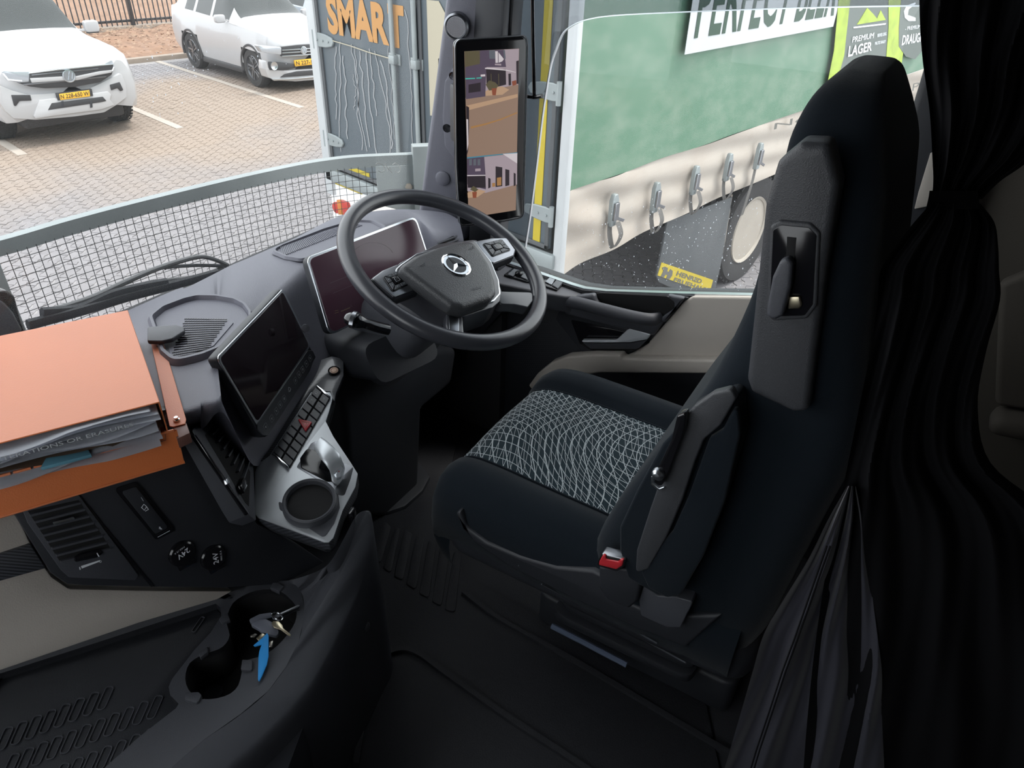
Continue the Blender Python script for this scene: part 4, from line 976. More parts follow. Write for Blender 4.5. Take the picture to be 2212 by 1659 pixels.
# --- driver side storage tray with ribbed floor
zt = FZ(ZT_+.004)
def ring(fr, outer, inset, h0, h1, b=.0): 
    c = Vector((sum(p[0] for p in outer)/len(outer), sum(p[1] for p in outer)/len(outer)))
    inner = [tuple(c+(Vector(p)-c)*(1-inset)) for p in outer]
    rows = []
    for o_, i_ in zip(outer, inner):
        m1 = Vector(o_).lerp(Vector(i_), .35); m2 = Vector(o_).lerp(Vector(i_), .75)
        rows.append([fr.P(*o_, h0), fr.P(*m1, h1), fr.P(*m2, h1), fr.P(*i_, h0-.002)])
    return grid(rows, False, True), inner
o_ = roundpoly(zt.pxs([(582, 546), (605, 534), (700, 497), (770, 476), (812, 478), (842, 494), (700, 552), (650, 566), (614, 560)]), .02)
t, inn = ring(zt, o_, .10, 0, .006); tr = obj('driver_tray_rim', t, 'dash', dash)
prism_f = prism(zt, inn, -.003, .0015); obj('tray_floor', prism_f, 'dash', tr)
t = B()
for k in range(46):
    q = k/45; a = zt.px(612+q*170, 555-q*66); b = zt.px(607+q*150, 536-q*52); line2(zt, [a, b], .0022, .0015, .0035, bm=t)
tag(obj('tray_rib', t, 'dash', tr), kind='stuff')
# --- passenger side tray with slotted mat and folding hook
o_ = roundpoly(zt.pxs([(318, 690), (345, 668), (395, 649), (425, 642), (470, 643), (512, 650), (535, 662), (548, 680), (549, 700), (535, 716), (474, 764), (440, 778), (374, 795), (345, 770)]), .025)
t, inn = ring(zt, o_, .13, 0, .010); tr = obj('passenger_tray_rim', t, 'dash', dash)
obj('tray_floor', prism(zt, inn, -.003, .0015), 'dash', tr)
# slotted mat
mq = [zt.px(*p) for p in ((362, 745), (372, 782), (462, 750), (505, 700), (398, 686))]
obj('slotted_mat', prism(zt, mq, .0015, .003, .0005, 1), 'dash', tr)
t = B()
bl, br, trr, tl = zt.px(368, 780), zt.px(448, 764), zt.px(498, 692), zt.px(400, 690)
for i in range(17):
    for j in range(17):
        u, v = (i+.5+(.5 if j % 2 else 0))/18, (j+.5)/17
        p = (Vector(bl)*(1-u)+Vector(br)*u)*(1-v)+(Vector(tl)*(1-u)+Vector(trr)*u)*v
        dxy = (Vector(br)-Vector(bl)).normalized()*.0022
        line2(zt, [tuple(p-dxy), tuple(p+dxy)], .0016, .003, .0042, bm=t)
tag(obj('mat_slot', t, 'gloss', tr), kind='stuff')
zt2 = FZ(ZT_+.022)
obj('hook_tongue', prism(zt2, roundpoly(zt2.pxs([(318, 705), (380, 701), (398, 706), (399, 714), (372, 731), (350, 736), (318, 736)]), .006), -.008, .0, .003, 3), 'plastic', tr)
obj('sun_sensor', lathe(Fr(aZ(660, 709, -.70), (1, -.3, .3), (0, .5, .85)), [(.008, -.004), (.0075, .003), (.001, .004)], 18), 'plastic', dash)
# --- instrument cluster
TL, TR_ = aZ(664, 560, -.600), aZ(893, 470, -.600); BLc = Vector((.712, 1.14, -.746))
fc = face(TL, TR_, BLc); 
cb = roundpoly(fc.pxs([(662, 556), (898, 466), (944, 610), (712, 726)]), .018)
cl = obj('instrument_cluster', prism(fc, cb, -.022, -.001, .003), 'plastic_dark', dash)
obj('silver_bezel', prism(fc, cb, -.004, .0005, .0008, 1), 'satin', cl)
cs = roundpoly(fc.pxs([(667, 560), (896, 471), (941, 608), (715, 720)]), .016)
sc = obj('screen', prism(fc, cs, -.002, .0015, .0006, 1), 'cluster', cl)
M['faint'] = mat('faint screen lines', (.16, .10, .12), .3); M['faint_y'] = mat('faint yellow marks', (.35, .25, .12), .4)
t = B()
def cpl(pts, wd=.0008): line2(fc, fc.pxs(pts), wd, .0015, .0018, bm=t)
cpl([(712, 612), (775, 587)]); cpl([(718, 634), (785, 606)]); cpl([(735, 672), (757, 663), (756, 658), (760, 663)])
cpl([(805, 580), (803, 590), (807, 590), (809, 580), (805, 580)], .0006)
for a0, a1, r in ((0, 6.2, 17),):
    cpl([(805+46*math.cos(a), 560-36*math.sin(a)) for a in np.linspace(.4, 2.6, 16)], .0005)
obj('dial_lines', t, 'faint', cl, smooth=False)
t = B(); cpl([(722, 672), (730, 670)]); cpl([(722, 677), (731, 674)]); cpl([(736, 673), (755, 665)], .0010); obj('fuel_marks', t, 'faint_y', cl, smooth=False)
# hood to the right of the cluster with its side vent
fv = fr3(aZ(930, 548, -.688), aZ(982, 528, -.688), aZ(930, 515, -.665)); 
if fv.n.y > 0: fv.n = -fv.n
vn = obj('side_vent', prism(fv, fv.pxs([(928, 552), (948, 525), (984, 508), (998, 532), (940, 556)]), -.01, .006, .002), 'gloss', dash)
for k in range(3): obj('vent_slat', prism(fv, fv.pxs([(942+k*3, 528+k*7), (984+k*3, 512+k*7), (985+k*3, 515+k*7), (943+k*3, 531+k*7)]), .006, .009), 'plastic', vn)
# --- central touch display, turned to the driver
body = roundpoly(fm.pxs([(467, 774), (478, 760), (606, 624), (616, 627), (684, 775), (680, 788), (578, 944), (562, 942), (553, 925)]), .008)
cd_ = obj('touch_display', prism(fm, body, -.020, -.001, .004), 'plastic_dark', dash)
obj('silver_bezel', prism(fm, roundpoly(fm.pxs([(468, 773), (611, 623), (671, 747), (556, 922)]), .010), -.005, .0006, .0008, 1), 'satin', cd_)
obj('screen', prism(fm, roundpoly(fm.pxs([(474, 774), (609, 630), (666, 746), (555, 911)]), .009), -.001, .0018, .0005, 1), 'screen', cd_)
M['strip'] = mat('touch key strip', (.06, .065, .075), .3)
sp_ = roundpoly(fm.pxs([(555, 914), (663, 757), (674, 757), (683, 778), (578, 941), (566, 941), (554, 928)]), .006)
ks = obj('key_strip', prism(fm, sp_, -.001, .002, .0008, 1), 'strip', cd_)
M['key_line'] = mat('pale key outline', (.24, .26, .28), .5); M['icon'] = mat('pale icon print', (.5, .52, .55), .5)
us, vs_ = Vector(fm.px(683, 778))-Vector(fm.px(578, 941)), None; us.normalize(); vs2 = Vector((-us.y, us.x))
def keyring(c, s, m, parent, h=.002, w=.0005, kind=0):
    c = Vector(c); t = B(); rr = rrect(-s, s, -s, s, s*.3, 3); pts = [tuple(c+us*a+vs2*b) for a, b in rr]
    line2(fm, pts, w, h, h+.0003, bm=t, closed=True); return obj('touch_key', t, m, parent, smooth=False)
ic = [((574, 922), 0), ((587, 904), 0), ((597, 888), 1), ((605, 874), 2), ((614, 861), 3), ((625, 841), 4), ((638, 822), 5), ((646, 809), 2), ((654, 798), 5), ((662, 786), 1), ((670, 774), 1)]
def icon(k, c, s, fr, u_, v_, parent, h, m='icon'):
    t = B(); c = Vector(c)
    def L(pts, w=.0007, cl=False): line2(fr, [tuple(c+u_*a*s+v_*b*s) for a, b in pts], w, h, h+.0004, bm=t, closed=cl)
    if k == 0: L([(-.7, .2), (.7, .2)]); L([(-.3, -.4), (.3, -.4)]); L([(0, -.7), (0, -.1)])
    if k == 1: L([(-.5, .6), (0, .7), (.2, .1), (.4, -.6)]); L([(-.2, -.2), (-.2, .2)])
    if k == 2: L([(.5*math.cos(a), .5*math.sin(a)) for a in np.linspace(0, 5.8, 10)]); L([(-.2, -.7), (.3, -.7)])
    if k == 3: L([(.7*math.cos(a), .7*math.sin(a)) for a in np.linspace(0, 6.0, 12)], cl=True); L([(0, -.35), (0, .1)]); L([(0, .3), (0, .4)])
    if k == 4: L([(-.9, -.5), (-.6, .3), (0, .9), (.6, .3), (.9, -.5)], .001, True); L([(-.2, -.8), (.2, -.8)])
    if k == 5: L([(-.2, -.6), (-.2, .5), (.5, .6), (.5, -.4)]); L([(-.5, -.6), (-.2, -.6)]); L([(.2, -.4), (.5, -.4)])
    return obj('icon', t, m, parent, smooth=False)
for (x, y), k in ic:
    c = fm.px(x, y, .002)
    if k == 4: icon(k, c, .0055, fm, us, vs2, ks, .002)
    else: icon(k, c, .0032, fm, us, vs2, ks, .002); keyring(c, .0058, 'key_line', ks)
for (xa, ya), (xb, yb) in (((574, 922), (587, 904)),): pass
# --- fascia below the pad: black centre block, cream panel, carbon strip
A_, Dn = aZ(415, 934, -.71), aZ(552, 1124, -.905)
fa = fr3(A_, A_+Vector((1, 0, 0)), Dn)
if fa.n.y > 0: fa.n = -fa.n
fa.v = -fa.v if fa.v.z < 0 else fa.v
def fp_(name, pts, h0, h1, m, parent=dash, b=.002, r=0, seg=2):
    q = fa.pxs(pts, h1); q = roundpoly(q, r) if r else q
    return obj(name, prism(fa, q, h0, h1, b, seg), m, parent)
fp_('fascia_panel', [(0, 1060), (110, 1238), (146, 1262), (180, 1265), (330, 1268), (480, 1270), (610, 1262), (700, 1215), (650, 1180), (556, 1132), (440, 960), (415, 934), (380, 880), (0, 960)], -.04, .0, 'plastic_dark', seg=2)
fp_('lower_cream_panel', [(-420, 1080), (40, 1112), (62, 1165), (90, 1215), (112, 1246), (150, 1272), (330, 1276), (505, 1277), (470, 1296), (300, 1347), (0, 1450), (-420, 1590)], -.05, -.012, 'cream', b=.004)
M['carbon'] = mat('carbon weave trim', (.05, .055, .065), .3, coat=.5)
nd, lk, b_ = N(M['carbon']); tcn = nd.new('ShaderNodeTexCoord'); wv = nd.new('ShaderNodeTexWave'); wv.inputs['Scale'].default_value = 90; wv.bands_direction = 'DIAGONAL'
lk.new(tcn.outputs['Object'], wv.inputs['Vector']); rmp = nd.new('ShaderNodeMix'); rmp.data_type = 'RGBA'; rmp.inputs['A'].default_value = (.018, .02, .024, 1); rmp.inputs['B'].default_value = (.09, .095, .11, 1)
lk.new(wv.outputs['Fac'], rmp.inputs['Factor']); lk.new(rmp.outputs['Result'], b_.inputs['Base Color'])
fp_('carbon_strip', [(-420, 1300), (-420, 1345), (0, 1256), (100, 1228), (66, 1176), (0, 1198)], -.03, -.006, 'carbon')
# lower left vent with slats, chrome tab and thumb wheel
def fl2(name, a, b, w, h0, h1, m, parent): 
    return obj(name, line2(fa, [fa.px(*a), fa.px(*b)], w, h0, h1), m, parent)
vt = fp_('lower_vent', [(48, 1100), (170, 1070), (300, 1244), (292, 1254), (150, 1248), (132, 1232), (60, 1130)], -.0, .003, 'plastic', b=.002)
fp_('vent_throat', [(60, 1104), (170, 1080), (240, 1186), (130, 1214)], .003, .0035, 'recess_dark', vt, .0003)
for k in range(8):
    q = k/7; fl2('vent_slat', (62+66*q, 1110+100*q), (170+66*q, 1083+100*q), .0032, .0035, .009, 'plastic', vt)
fp_('vent_tab', [(114, 1128), (118, 1136), (163, 1122), (160, 1117)], .009, .014, 'satin', vt, .0015)
fp_('thumb_wheel', [(160, 1208), (163, 1216), (210, 1206), (226, 1195), (218, 1189), (175, 1198)], .003, .012, 'gloss', vt, .003)
fp_('wheel_mark', [(210, 1194), (215, 1202), (213, 1203), (209, 1196)], .012, .0128, 'white_print', vt, 0)
fp_('scale_wedge', [(175, 1223), (216, 1210), (216, 1213), (177, 1228)], .003, .0036, 'white_print', vt, 0)
text('scale_text', 'I', quad(fa, fa.pxs([(170, 1229), (173, 1228), (171, 1222), (169, 1223)]), .004), 'white_print', vt)
text('scale_text', '0', quad(fa, fa.pxs([(213, 1214), (218, 1213), (217, 1208), (213, 1209)]), .004), 'white_print', vt)
fp_('seam_groove', [(165, 1070), (172, 1068), (334, 1267), (326, 1268)], .0, .0012, 'gloss', dash, .0004)
# USB recess and two capped 24 V sockets
us_ = fp_('usb_recess', [(246, 1056), (296, 1040), (381, 1146), (338, 1168)], .0, .003, 'gloss', dash, .002, r=.006)
fp_('usb_flap', [(262, 1062), (294, 1052), (364, 1140), (336, 1154)], .003, .005, 'plastic_dark', us_, .001, r=.004)
t = B()
def pl_(pts, w=.0012, h=.005, cl=False): line2(fa, fa.pxs(pts), w, h, h+.0004, bm=t, closed=cl)
pl_([(303, 1094), (309, 1100), (314, 1092), (308, 1087)], cl=True); pl_([(311, 1102), (318, 1098), (314, 1093)]); pl_([(302, 1072), (307, 1080)], .0006)
pl_([(341, 1136), (347, 1141)]); pl_([(341, 1140), (343, 1136), (344, 1141)]); pl_([(338, 1158), (364, 1144)], .0007)
obj('port_icons', t, 'white_print', us_, smooth=False)
for (x, y), rot_, s_ in (((393, 1195), 168, 1), ((460, 1203), 80, .95)):
    c = fa.px(x, y); fr = fa.shift(*c)
    so = obj('socket_cap', lathe(fr, [(.022, .0), (.0215, .004), (.019, .006), (.001, .0065)], 30), 'gloss', dash)
    obj('cap_tab', box(fr, -.014, .014, -.026, -.015, .0, .005, .0015), 'gloss', so)
    a = math.radians(rot_); f2 = fr.rot(a) if s_ == 1 else fr.rot(math.radians(78))
    if s_ == 1: f2 = fr.rot(math.radians(192)); 
    text('socket_text', '24V', quad(f2, [(-.011, -.006), (.010, -.006), (.010, .003), (-.011, .003)], .0068), 'white_print', so, .01)
    text('socket_text', 'MAX.15 A', quad(f2, [(-.008, -.0125), (.010, -.0125), (.010, -.0095), (-.008, -.0095)], .0068), 'white_print', so, .0)
# centre vent on the chamfer beside the console
Cn = kp(545, 1010)
fvn = fr3(A_, Dn, Cn)
if fvn.n.y > 0: fvn.n = -fvn.n
def vp(name, pts, h0, h1, m, parent=dash, b=.002, r=0):
    q = fvn.pxs(pts, h1); q = roundpoly(q, r) if r else q
    return obj(name, prism(fvn, q, h0, h1, b), m, parent)
cv = vp('centre_vent', [(414, 930), (450, 893), (484, 893), (548, 1006), (554, 1126), (537, 1112)], -.03, .006, 'plastic', r=.006)
vp('vent_throat', [(443, 940), (472, 905), (480, 905), (541, 1020), (538, 1094), (530, 1086)], .006, .0065, 'recess_dark', cv, .0003)
for k in range(7):
    q = k/6.5; a = (452+58*q, 934+84*q); b = (476+52*q, 910+96*q)
    obj('vent_slat', line2(fvn, [fvn.px(446+72*q, 944+104*q), fvn.px(477+54*q, 912+94*q)], .003, .0065, .013), 'key', cv)
vp('vent_tab', [(488, 1035), (493, 1030), (498, 1042), (492, 1046)], .013, .018, 'satin', cv, .001)
vp('outer_blade', [(418, 940), (424, 938), (540, 1110), (535, 1112)], .006, .012, 'gloss', cv, .002)
vp('thumb_wheel', [(520, 1048), (527, 1030), (535, 1040), (529, 1066)], .0065, .016, 'gloss', cv, .002)
vp('blower_mark', [(523, 1063), (533, 1046), (534, 1049), (525, 1067)], .0065, .0075, 'white_print', cv, 0)
# knee panel under the column, foot well walls
fky = Fr(EF*.99, ER, EZ)
P_ = fky.pxs([(700, 770), (990, 752), (978, 830), (914, 884), (906, 1062), (872, 1106), (842, 1118), (760, 1118), (745, 900)])
obj('knee_panel', prism(fky, P_, -.33, .0, .02, 3), 'plastic_dark', dash)
obj('kick_foot', prism(ff0, ff0.pxs([(760, 1112), (836, 1118), (876, 1104), (914, 1070), (930, 1040), (900, 1000), (740, 1040)]), .0, .02, .006), 'plastic_dark', dash)
P_ = fky.pxs([(560, 940), (1000, 700), (1200, 700), (1100, 900), (1000, 950), (600, 1200)])
obj('under_dash', box(W0, .90, 1.58, 1.12, 1.32, -1.0, -.74, .02), 'plastic_dark', dash)

# ================================================================== CENTRE CONSOLE
con = thing('centre_console', 'brushed silver console with cup holder and shift lever left of the wheel', 'console', tuple(K3))
M['brushed'] = mat('brushed aluminium trim', (.60, .63, .66), .42, .7, noise=.12, nscale=20)
top_pts = [(551, 1019), (562, 1000), (582, 985), (668, 850), (703, 780), (716, 790), (722, 850), (711, 890), (704, 911), (720, 943), (758, 1000), (773, 1024), (768, 1052), (740, 1104), (720, 1163), (711, 1172), (700, 1172), (558, 1119), (550, 1110)]
P_ = roundpoly(fk.pxs(top_pts), .004)
skirt = obj('carbon_skirt', prism(fk, P_, -.030, -.002, .002), 'carbon', con)
obj('top_plate', prism(fk, [tuple(Vector(p)) for p in P_], -.002, .0015, .0012, 2), 'brushed', con)
obj('lower_trim_line', prism(fk, P_, -.033, -.030), 'satin_dark', con)
P_ = fk.pxs([(716, 770), (742, 775), (742, 812), (726, 850), (722, 868), (713, 846), (672, 846), (582, 984), (562, 998), (553, 1014), (560, 970), (660, 830), (694, 778)], .002)
obj('carbon_surround', prism(fk, P_, -.01, .003, .001), 'carbon', con)
sb = obj('start_button', lathe(fk.shift(*fk.px(722, 804)), [(.0125, .0), (.0125, .006), (.0105, .007), (.0095, .005), (.001, .005)], 26), 'gloss', con)
M['copper'] = mat('copper coloured ring', (.55, .36, .26), .35)  # plain copper tone for the button's ring and face
obj('button_ring', lathe(fk.shift(*fk.px(722, 804)), [(.0088, .005), (.0086, .0062), (.0070, .0062), (.0068, .005)], 26), 'copper', sb)
obj('button_face', lathe(fk.shift(*fk.px(722, 804)), [(.0062, .005), (.0055, .0065), (.001, .0065)], 20), 'copper', sb)
# switch bank, 2 x 9 keys with chrome ends and the red hazard key
q00, q01, q10, q11 = [Vector(fk.px(*p, .004)) for p in ((590, 978), (625, 1010), (682, 838), (712, 862))]
bk = obj('switch_bank', prism(fk, [tuple(q00), tuple(q01), tuple(q11), tuple(q10)], -.001, .004, .001), 'recess_dark', con)
def qpt(u, v): return q00*(1-u)*(1-v)+q01*(1-u)*v+q10*u*(1-v)+q11*u*v
nk = [0, .09, .19, .29, .39, .55, .655, .76, .88, 1]
for r in range(len(nk)-1):
    for c in (0, 1):
        u0, u1 = nk[r]+.008, nk[r+1]-.004; v0, v1 = (.0, .455) if c == 0 else (.545, 1.)
        pts = [tuple(qpt(u0, v0)), tuple(qpt(u0, v1)), tuple(qpt(u1, v1)), tuple(qpt(u1, v0))]
        k = obj('switch_key', prism(fk, pts, .004, .0075, .0008, 1), 'key', bk)
hz = [tuple(q) for q in fk.pxs([(643, 905), (674, 912), (660, 932)], .010)]
hk = obj('hazard_key', prism(fk, roundpoly(hz, .0015), .0075, .0115, .001), 'red', bk)
t = B(); cH = sum((Vector(p) for p in hz), Vector((0, 0)))/3
for k_ in (.62, .34): line2(fk, [tuple(cH+(Vector(p)-cH)*k_) for p in hz], .0006, .0115, .0119, bm=t, closed=True)
obj('hazard_mark', t, 'cream_print', hk, smooth=False)
for (u, v) in ((0, -1), (1, 1)):
    a, b = qpt(u, 0), qpt(u, 1); d = (q10-q00).normalized()*(.006 if u else -.006)
    obj('chrome_end', prism(fk, [tuple(a), tuple(b), tuple(b+d), tuple(a+d)], .0, .009, .002, 2), 'chrome', bk)
ud = (q10-q00).normalized(); vd = (q01-q00).normalized()
for (u, v, k) in ((.82, .22, 2), (.94, .22, 4), (.94, .76, 1), (.82, .76, 0)): icon(k, qpt(u, v), .0038, fk, vd, ud, bk, .0076)
# cup holder
cc = fk.px(668, 1079, .02); 
M['cup_in'] = mat('cup well rubber', (.006, .006, .007), .8)
ch = obj('cup_holder', lathe(fk.shift(*cc), [(.048, -.035), (.0485, .010), (.047, .018), (.0445, .020), (.041, .018), (.0395, .010), (.038, -.05), (.001, -.05)], 48), 'plastic', con)
P_ = roundpoly(fk.pxs([(640, 1105), (600, 1080), (604, 1100), (700, 1162), (722, 1130), (734, 1096), (730, 1060)], .003), .008)
obj('cup_fairing', prism(fk, P_, -.0, .003, .001), 'plastic', con)
obj('cup_lining', lathe(fk.shift(*cc), [(.0393, .009), (.0378, -.048), (.001, -.048)], 40), 'cup_in', ch)
# shift lever: brushed paddle arching over a black socket
P_ = roundpoly(fk.pxs([(672, 958), (684, 952), (742, 1000), (764, 1010), (758, 1034), (744, 1072), (722, 1068), (712, 1052), (640, 1010)], .001), .006)
obj('lever_base', prism(fk, P_, .0, .002, .0008), 'satin_dark', con)
P_ = roundpoly(fk.pxs([(664, 968), (690, 975), (722, 1002), (724, 1040), (706, 1040), (650, 1010), (648, 990)], .003), .008)
lb = obj('lever_socket', prism(fk, P_, .001, .004, .001), 'gloss', con)
secs = [((694, 942), (677, 966), .046, .006), ((704, 948), (684, 976), .050, .007), ((720, 962), (694, 990), .052, .008), ((734, 978), (704, 1002), .048, .008), ((738, 990), (711, 1012), .040, .009), ((742, 998), (714, 1022), .030, .010), ((745, 1008), (716, 1036), .022, .010), ((742, 1022), (722, 1045), .014, .010), ((738, 1034), (728, 1046), .010, .006)]
rows = []
for (a, b, h, th) in secs:
    pa, pb = fk.P(*fk.px(*a, h), h), fk.P(*fk.px(*b, h), h); w_ = pb-pa; r = []
    for (s, hh) in ((0, 0), (.04, .6), (.2, 1), (.5, 1.15), (.8, 1), (.96, .6), (1, 0), (.9, -.6), (.5, -.8), (.1, -.6)): r.append(pa+w_*s+fk.n*(hh-1)*th*.6)
    rows.append(r)
lv = obj('shift_lever', loft(rows), 'lever_silver', con, ang=50)
P_ = roundpoly(fk.pxs([(725, 1005), (738, 1002), (742, 1012), (736, 1030), (726, 1034), (720, 1024)], .026), .004)
obj('lever_window', prism(fk, P_, .018, .027, .002), 'lamp_clear', lv)
obj('lever_led', lathe(fk.shift(*fk.px(732, 1018, .028)), [(.0012, .026), (.0008, .0285), (.0001, .0286)], 8), 'lamp_red', lv)
obj('lever_stem', tube([fk.P(*fk.px(700, 1010), .0), fk.P(*fk.px(712, 1000), .03)], .010, 10), 'gloss', lv)

# ================================================================== LOWER TUNNEL CONSOLE
ZL = -1.04; fz = FZ(ZL)
tun = thing('tunnel_console', 'black lower console with double cup well and ribbed tray beside the footwell', 'console', (.3, .8, ZF))
outer = fz.pxs([(-420, 1570), (-120, 1482), (0, 1441), (240, 1362), (470, 1290), (530, 1268), (590, 1256), (632, 1254), (650, 1278), (657, 1310), (655, 1345), (645, 1385), (618, 1440), (580, 1492), (520, 1542), (440, 1598), (345, 1680), (200, 1820), (-520, 2100)])
cup = [(492, 1327), (503, 1303), (523, 1288), (552, 1276), (584, 1273), (610, 1280), (625, 1292), (637, 1306), (641, 1324), (637, 1345), (623, 1368), (600, 1394), (572, 1414), (540, 1424), (524, 1430), (522, 1452), (515, 1480), (498, 1498), (470, 1508), (437, 1510), (414, 1498), (402, 1478), (401, 1455), (410, 1432), (431, 1418), (452, 1409), (473, 1402), (488, 1390), (496, 1372), (490, 1348)]
cupf = [(p.x, p.y) for p in spline([Vector((*fz.px(*q), 0)) for q in cup], 2, True)]
tray = fz.pxs([(-500, 1640), (0, 1455), (240, 1378), (466, 1304), (476, 1312), (478, 1330), (455, 1366), (420, 1404), (372, 1466), (364, 1484), (368, 1502), (386, 1520), (380, 1530), (300, 1592), (180, 1700), (-500, 1980)])
obj('deck', holed(fz, outer, [cupf, tray], -.012, .0), 'plastic', tun, ang=30)
t = B(); rows = []
for a, b in cupf: rows.append([fz.P(a, b, 0), fz.P(a, b, -.075)])
grid(rows, False, True, bm=t); prism(fz, cupf, -.08, -.075, bm=t)
cw = obj('cup_well', t, 'cup_in', tun)
obj('drain_disc', lathe(fz.shift(*fz.px(460, 1493, -.07)), [(.016, -.075), (.0155, -.073), (.001, -.073)], 8), 'plastic_dark', cw)
for pts in ([(430, 1416), (449, 1400), (450, 1412), (434, 1424)], [(400, 1515), (402, 1500), (430, 1498), (437, 1505), (431, 1519), (425, 1522)], [(521, 1450), (524, 1428), (546, 1430), (546, 1450), (541, 1452)], [(474, 1340), (492, 1326), (498, 1342), (480, 1350)], [(584, 1273), (590, 1262), (600, 1262), (614, 1270), (604, 1282)]):
    obj('grip_tab', prism(fz, fz.pxs(pts), -.004, .005, .0015), 'plastic', cw)
tf = fz.pxs([(-520, 1650), (0, 1460), (466, 1310), (474, 1332), (366, 1484), (384, 1522), (180, 1700), (-520, 1990)])
tm = obj('tray_mat', prism(FZ(ZL), fz.pxs([(-500, 1640), (0, 1455), (466, 1304), (478, 1330), (364, 1484), (386, 1522), (180, 1700), (-500, 1980)]), -.022, -.014, .001), 'plastic_dark', tun)
t = B(); rows = [[fz.P(a, b, 0), fz.P(a, b, -.02)] for a, b in tray]; grid(rows, False, True, bm=t); obj('tray_wall', t, 'plastic_dark', tun)
def slot(x, y, dx, dy, w, n=10):
    a, b = Vector(fz.px(x, y, -.014)), Vector(fz.px(x+dx, y+dy, -.014)); d = (b-a); L = d.length; d.normalize(); s = Vector((-d.y, d.x))
    pts = [tuple(a+d*(L/2)+d*p+s*q) for p, q in rrect(-L/2, L/2, -w/2, w/2, w*.45, 4)]
    obj('tray_rib', line2(fz, pts, .0012, -.014, -.0115, closed=True), 'plastic', tm)
for r, (x0, y0, n) in enumerate(((0, 1600, 8), (-20, 1655, 11), (-40, 1712, 13))):
    for k in range(n):
        slot(x0+k*31+r*34, y0+22-k*12.5+r*2, 22, -50, .012)
slot(418, 1366, 22, -32, .007)
# right rim rising to the console and the outer side wall with pockets
rim = [(470, 1290), (530, 1268), (590, 1256), (632, 1252), (690, 1232), (716, 1210), (742, 1165), (764, 1122), (776, 1108), (790, 1104), (797, 1120), (796, 1180), (776, 1260), (740, 1345), (690, 1440), (640, 1510), (560, 1590), (480, 1660), (400, 1740)]
zs = [ZL, ZL, ZL+.0, ZL+.004, ZL+.05, ZL+.075, ZL+.10, ZL+.115, ZL+.12, ZL+.115, ZL+.10, ZL+.06, ZL+.01, ZL-.01, ZL-.02, ZL-.02, ZL-.02, ZL-.02, ZL-.02]
rp = spline([aZ(x, y, z) for (x, y), z in zip(rim, zs)], 5)
inn = [(500, 1300), (545, 1276), (595, 1262), (634, 1262), (648, 1276), (655, 1290), (657, 1310), (656, 1325), (655, 1340), (652, 1360), (646, 1382), (634, 1408), (618, 1440), (600, 1466), (580, 1492), (550, 1520), (500, 1558), (430, 1606), (345, 1680)]
ip = spline([aZ(x, y, ZL) for (x, y) in inn], 5)
rows = []
for a, b in zip(ip, rp):
    m = a.lerp(b, .55)+Vector((0, 0, (b.z-a.z)*-.12)); d = Vector((b.x-a.x, b.y-a.y, 0)); d = d.normalized() if d.length > 1e-5 else Vector((1, 0, 0))
    rows.append([a, m, b, b+d*.008+Vector((0, 0, -.006)), b+d*.010+Vector((0, 0, -.03)), Vector((b.x+d.x*.012+.004, b.y, -1.2)), Vector((b.x+.02, b.y, ZF+.0))])
obj('side_shell', grid(rows[18:]), 'plastic', tun, ang=50)
obj('bridge', grid([r[:3] for r in rows[:22]]), 'plastic', tun, ang=50)
obj('tunnel_core', prism(FZ(0), [(p[0], p[1]) for p in [(-.60, .98), (.30, .98), (.36, .9), (.40, .84), (.30, .70), (.10, .55), (-.6, .3)]], ZF, ZL-.09), 'plastic_dark', tun)
# bright bead lines of the side pockets
for pts, m in (([(786, 1150, -1.0), (770, 1215, -1.02), (745, 1290, -1.06), (705, 1400, -1.12), (672, 1500, -1.15), (640, 1508, -1.15)], 'key'), ([(790, 1340, -1.18), (765, 1420, -1.2), (730, 1530, -1.24), (688, 1659, -1.28)], 'key'), ([(752, 1290, -1.08), (720, 1390, -1.13), (678, 1496, -1.17), (616, 1516, -1.15)], 'plastic')):
    obj('pocket_bead', tube(spline([aZ(*p) for p in pts], 5), .003, 6), m, tun)
for (x, y, z) in ((778, 1192, -1.0), (786, 1352, -1.15)):
    c = aZ(x, y, z); obj('pocket_knob', lathe(Fr(c, (0, 1, 0), (0, 0, 1)), [(.012, -.005), (.011, .006), (.006, .010), (.001, .011)], 16), 'key', tun)
c = aZ(760, 1112, -.925); obj('latch', box(Fr(c, (.8, .6, 0), (0, 0, 1)), -.010, .010, -.016, .012, -.004, .006, .003), 'gloss', tun)
# ================================================================== STEERING WHEEL
SWC = Vector((.9235, 1.0244, -.6179)); tau, yn = math.radians(63.75), math.radians(12.96)
n_ = Vector((math.sin(yn)*math.cos(tau), -math.cos(yn)*math.cos(tau), math.sin(tau)))
u_ = Vector((0, 0, 1)).cross(n_).normalized(); fwv = n_.cross(u_)
fq = Fr(SWC, u_, fwv)
if fq.n.dot(n_) < 0: fq.n = -fq.n
M['leather'] = mat('smooth black leather', (.05, .052, .062), .3, spec=.7)
M['pad'] = mat('grained airbag cover', (.055, .057, .062), .36, bump=.5, bscale=420)
sw = thing('steering_wheel', 'black leather steering wheel with silver trimmed hub', 'steering wheel', tuple(SWC))
obj('rim', tube([fq.P(.212*math.cos(a), .212*math.sin(a), 0) for a in np.linspace(0, 2*math.pi, 97)[:-1]], .0165, 20, closed=True), 'leather', sw)
def wp(name, pts, h0, h1, m, parent=sw, b=.004, r=.0, seg=3):
    q = fq.pxs(pts, h1); q = roundpoly(q, r) if r else q
    return obj(name, prism(fq, q, h0, h1, b, seg), m, parent)
padp = [(862, 573), (898, 549), (945, 531), (990, 520), (1022, 519), (1038, 538), (1058, 568), (1071, 603), (1074, 630), (1062, 643), (1002, 664), (975, 657), (902, 603)]
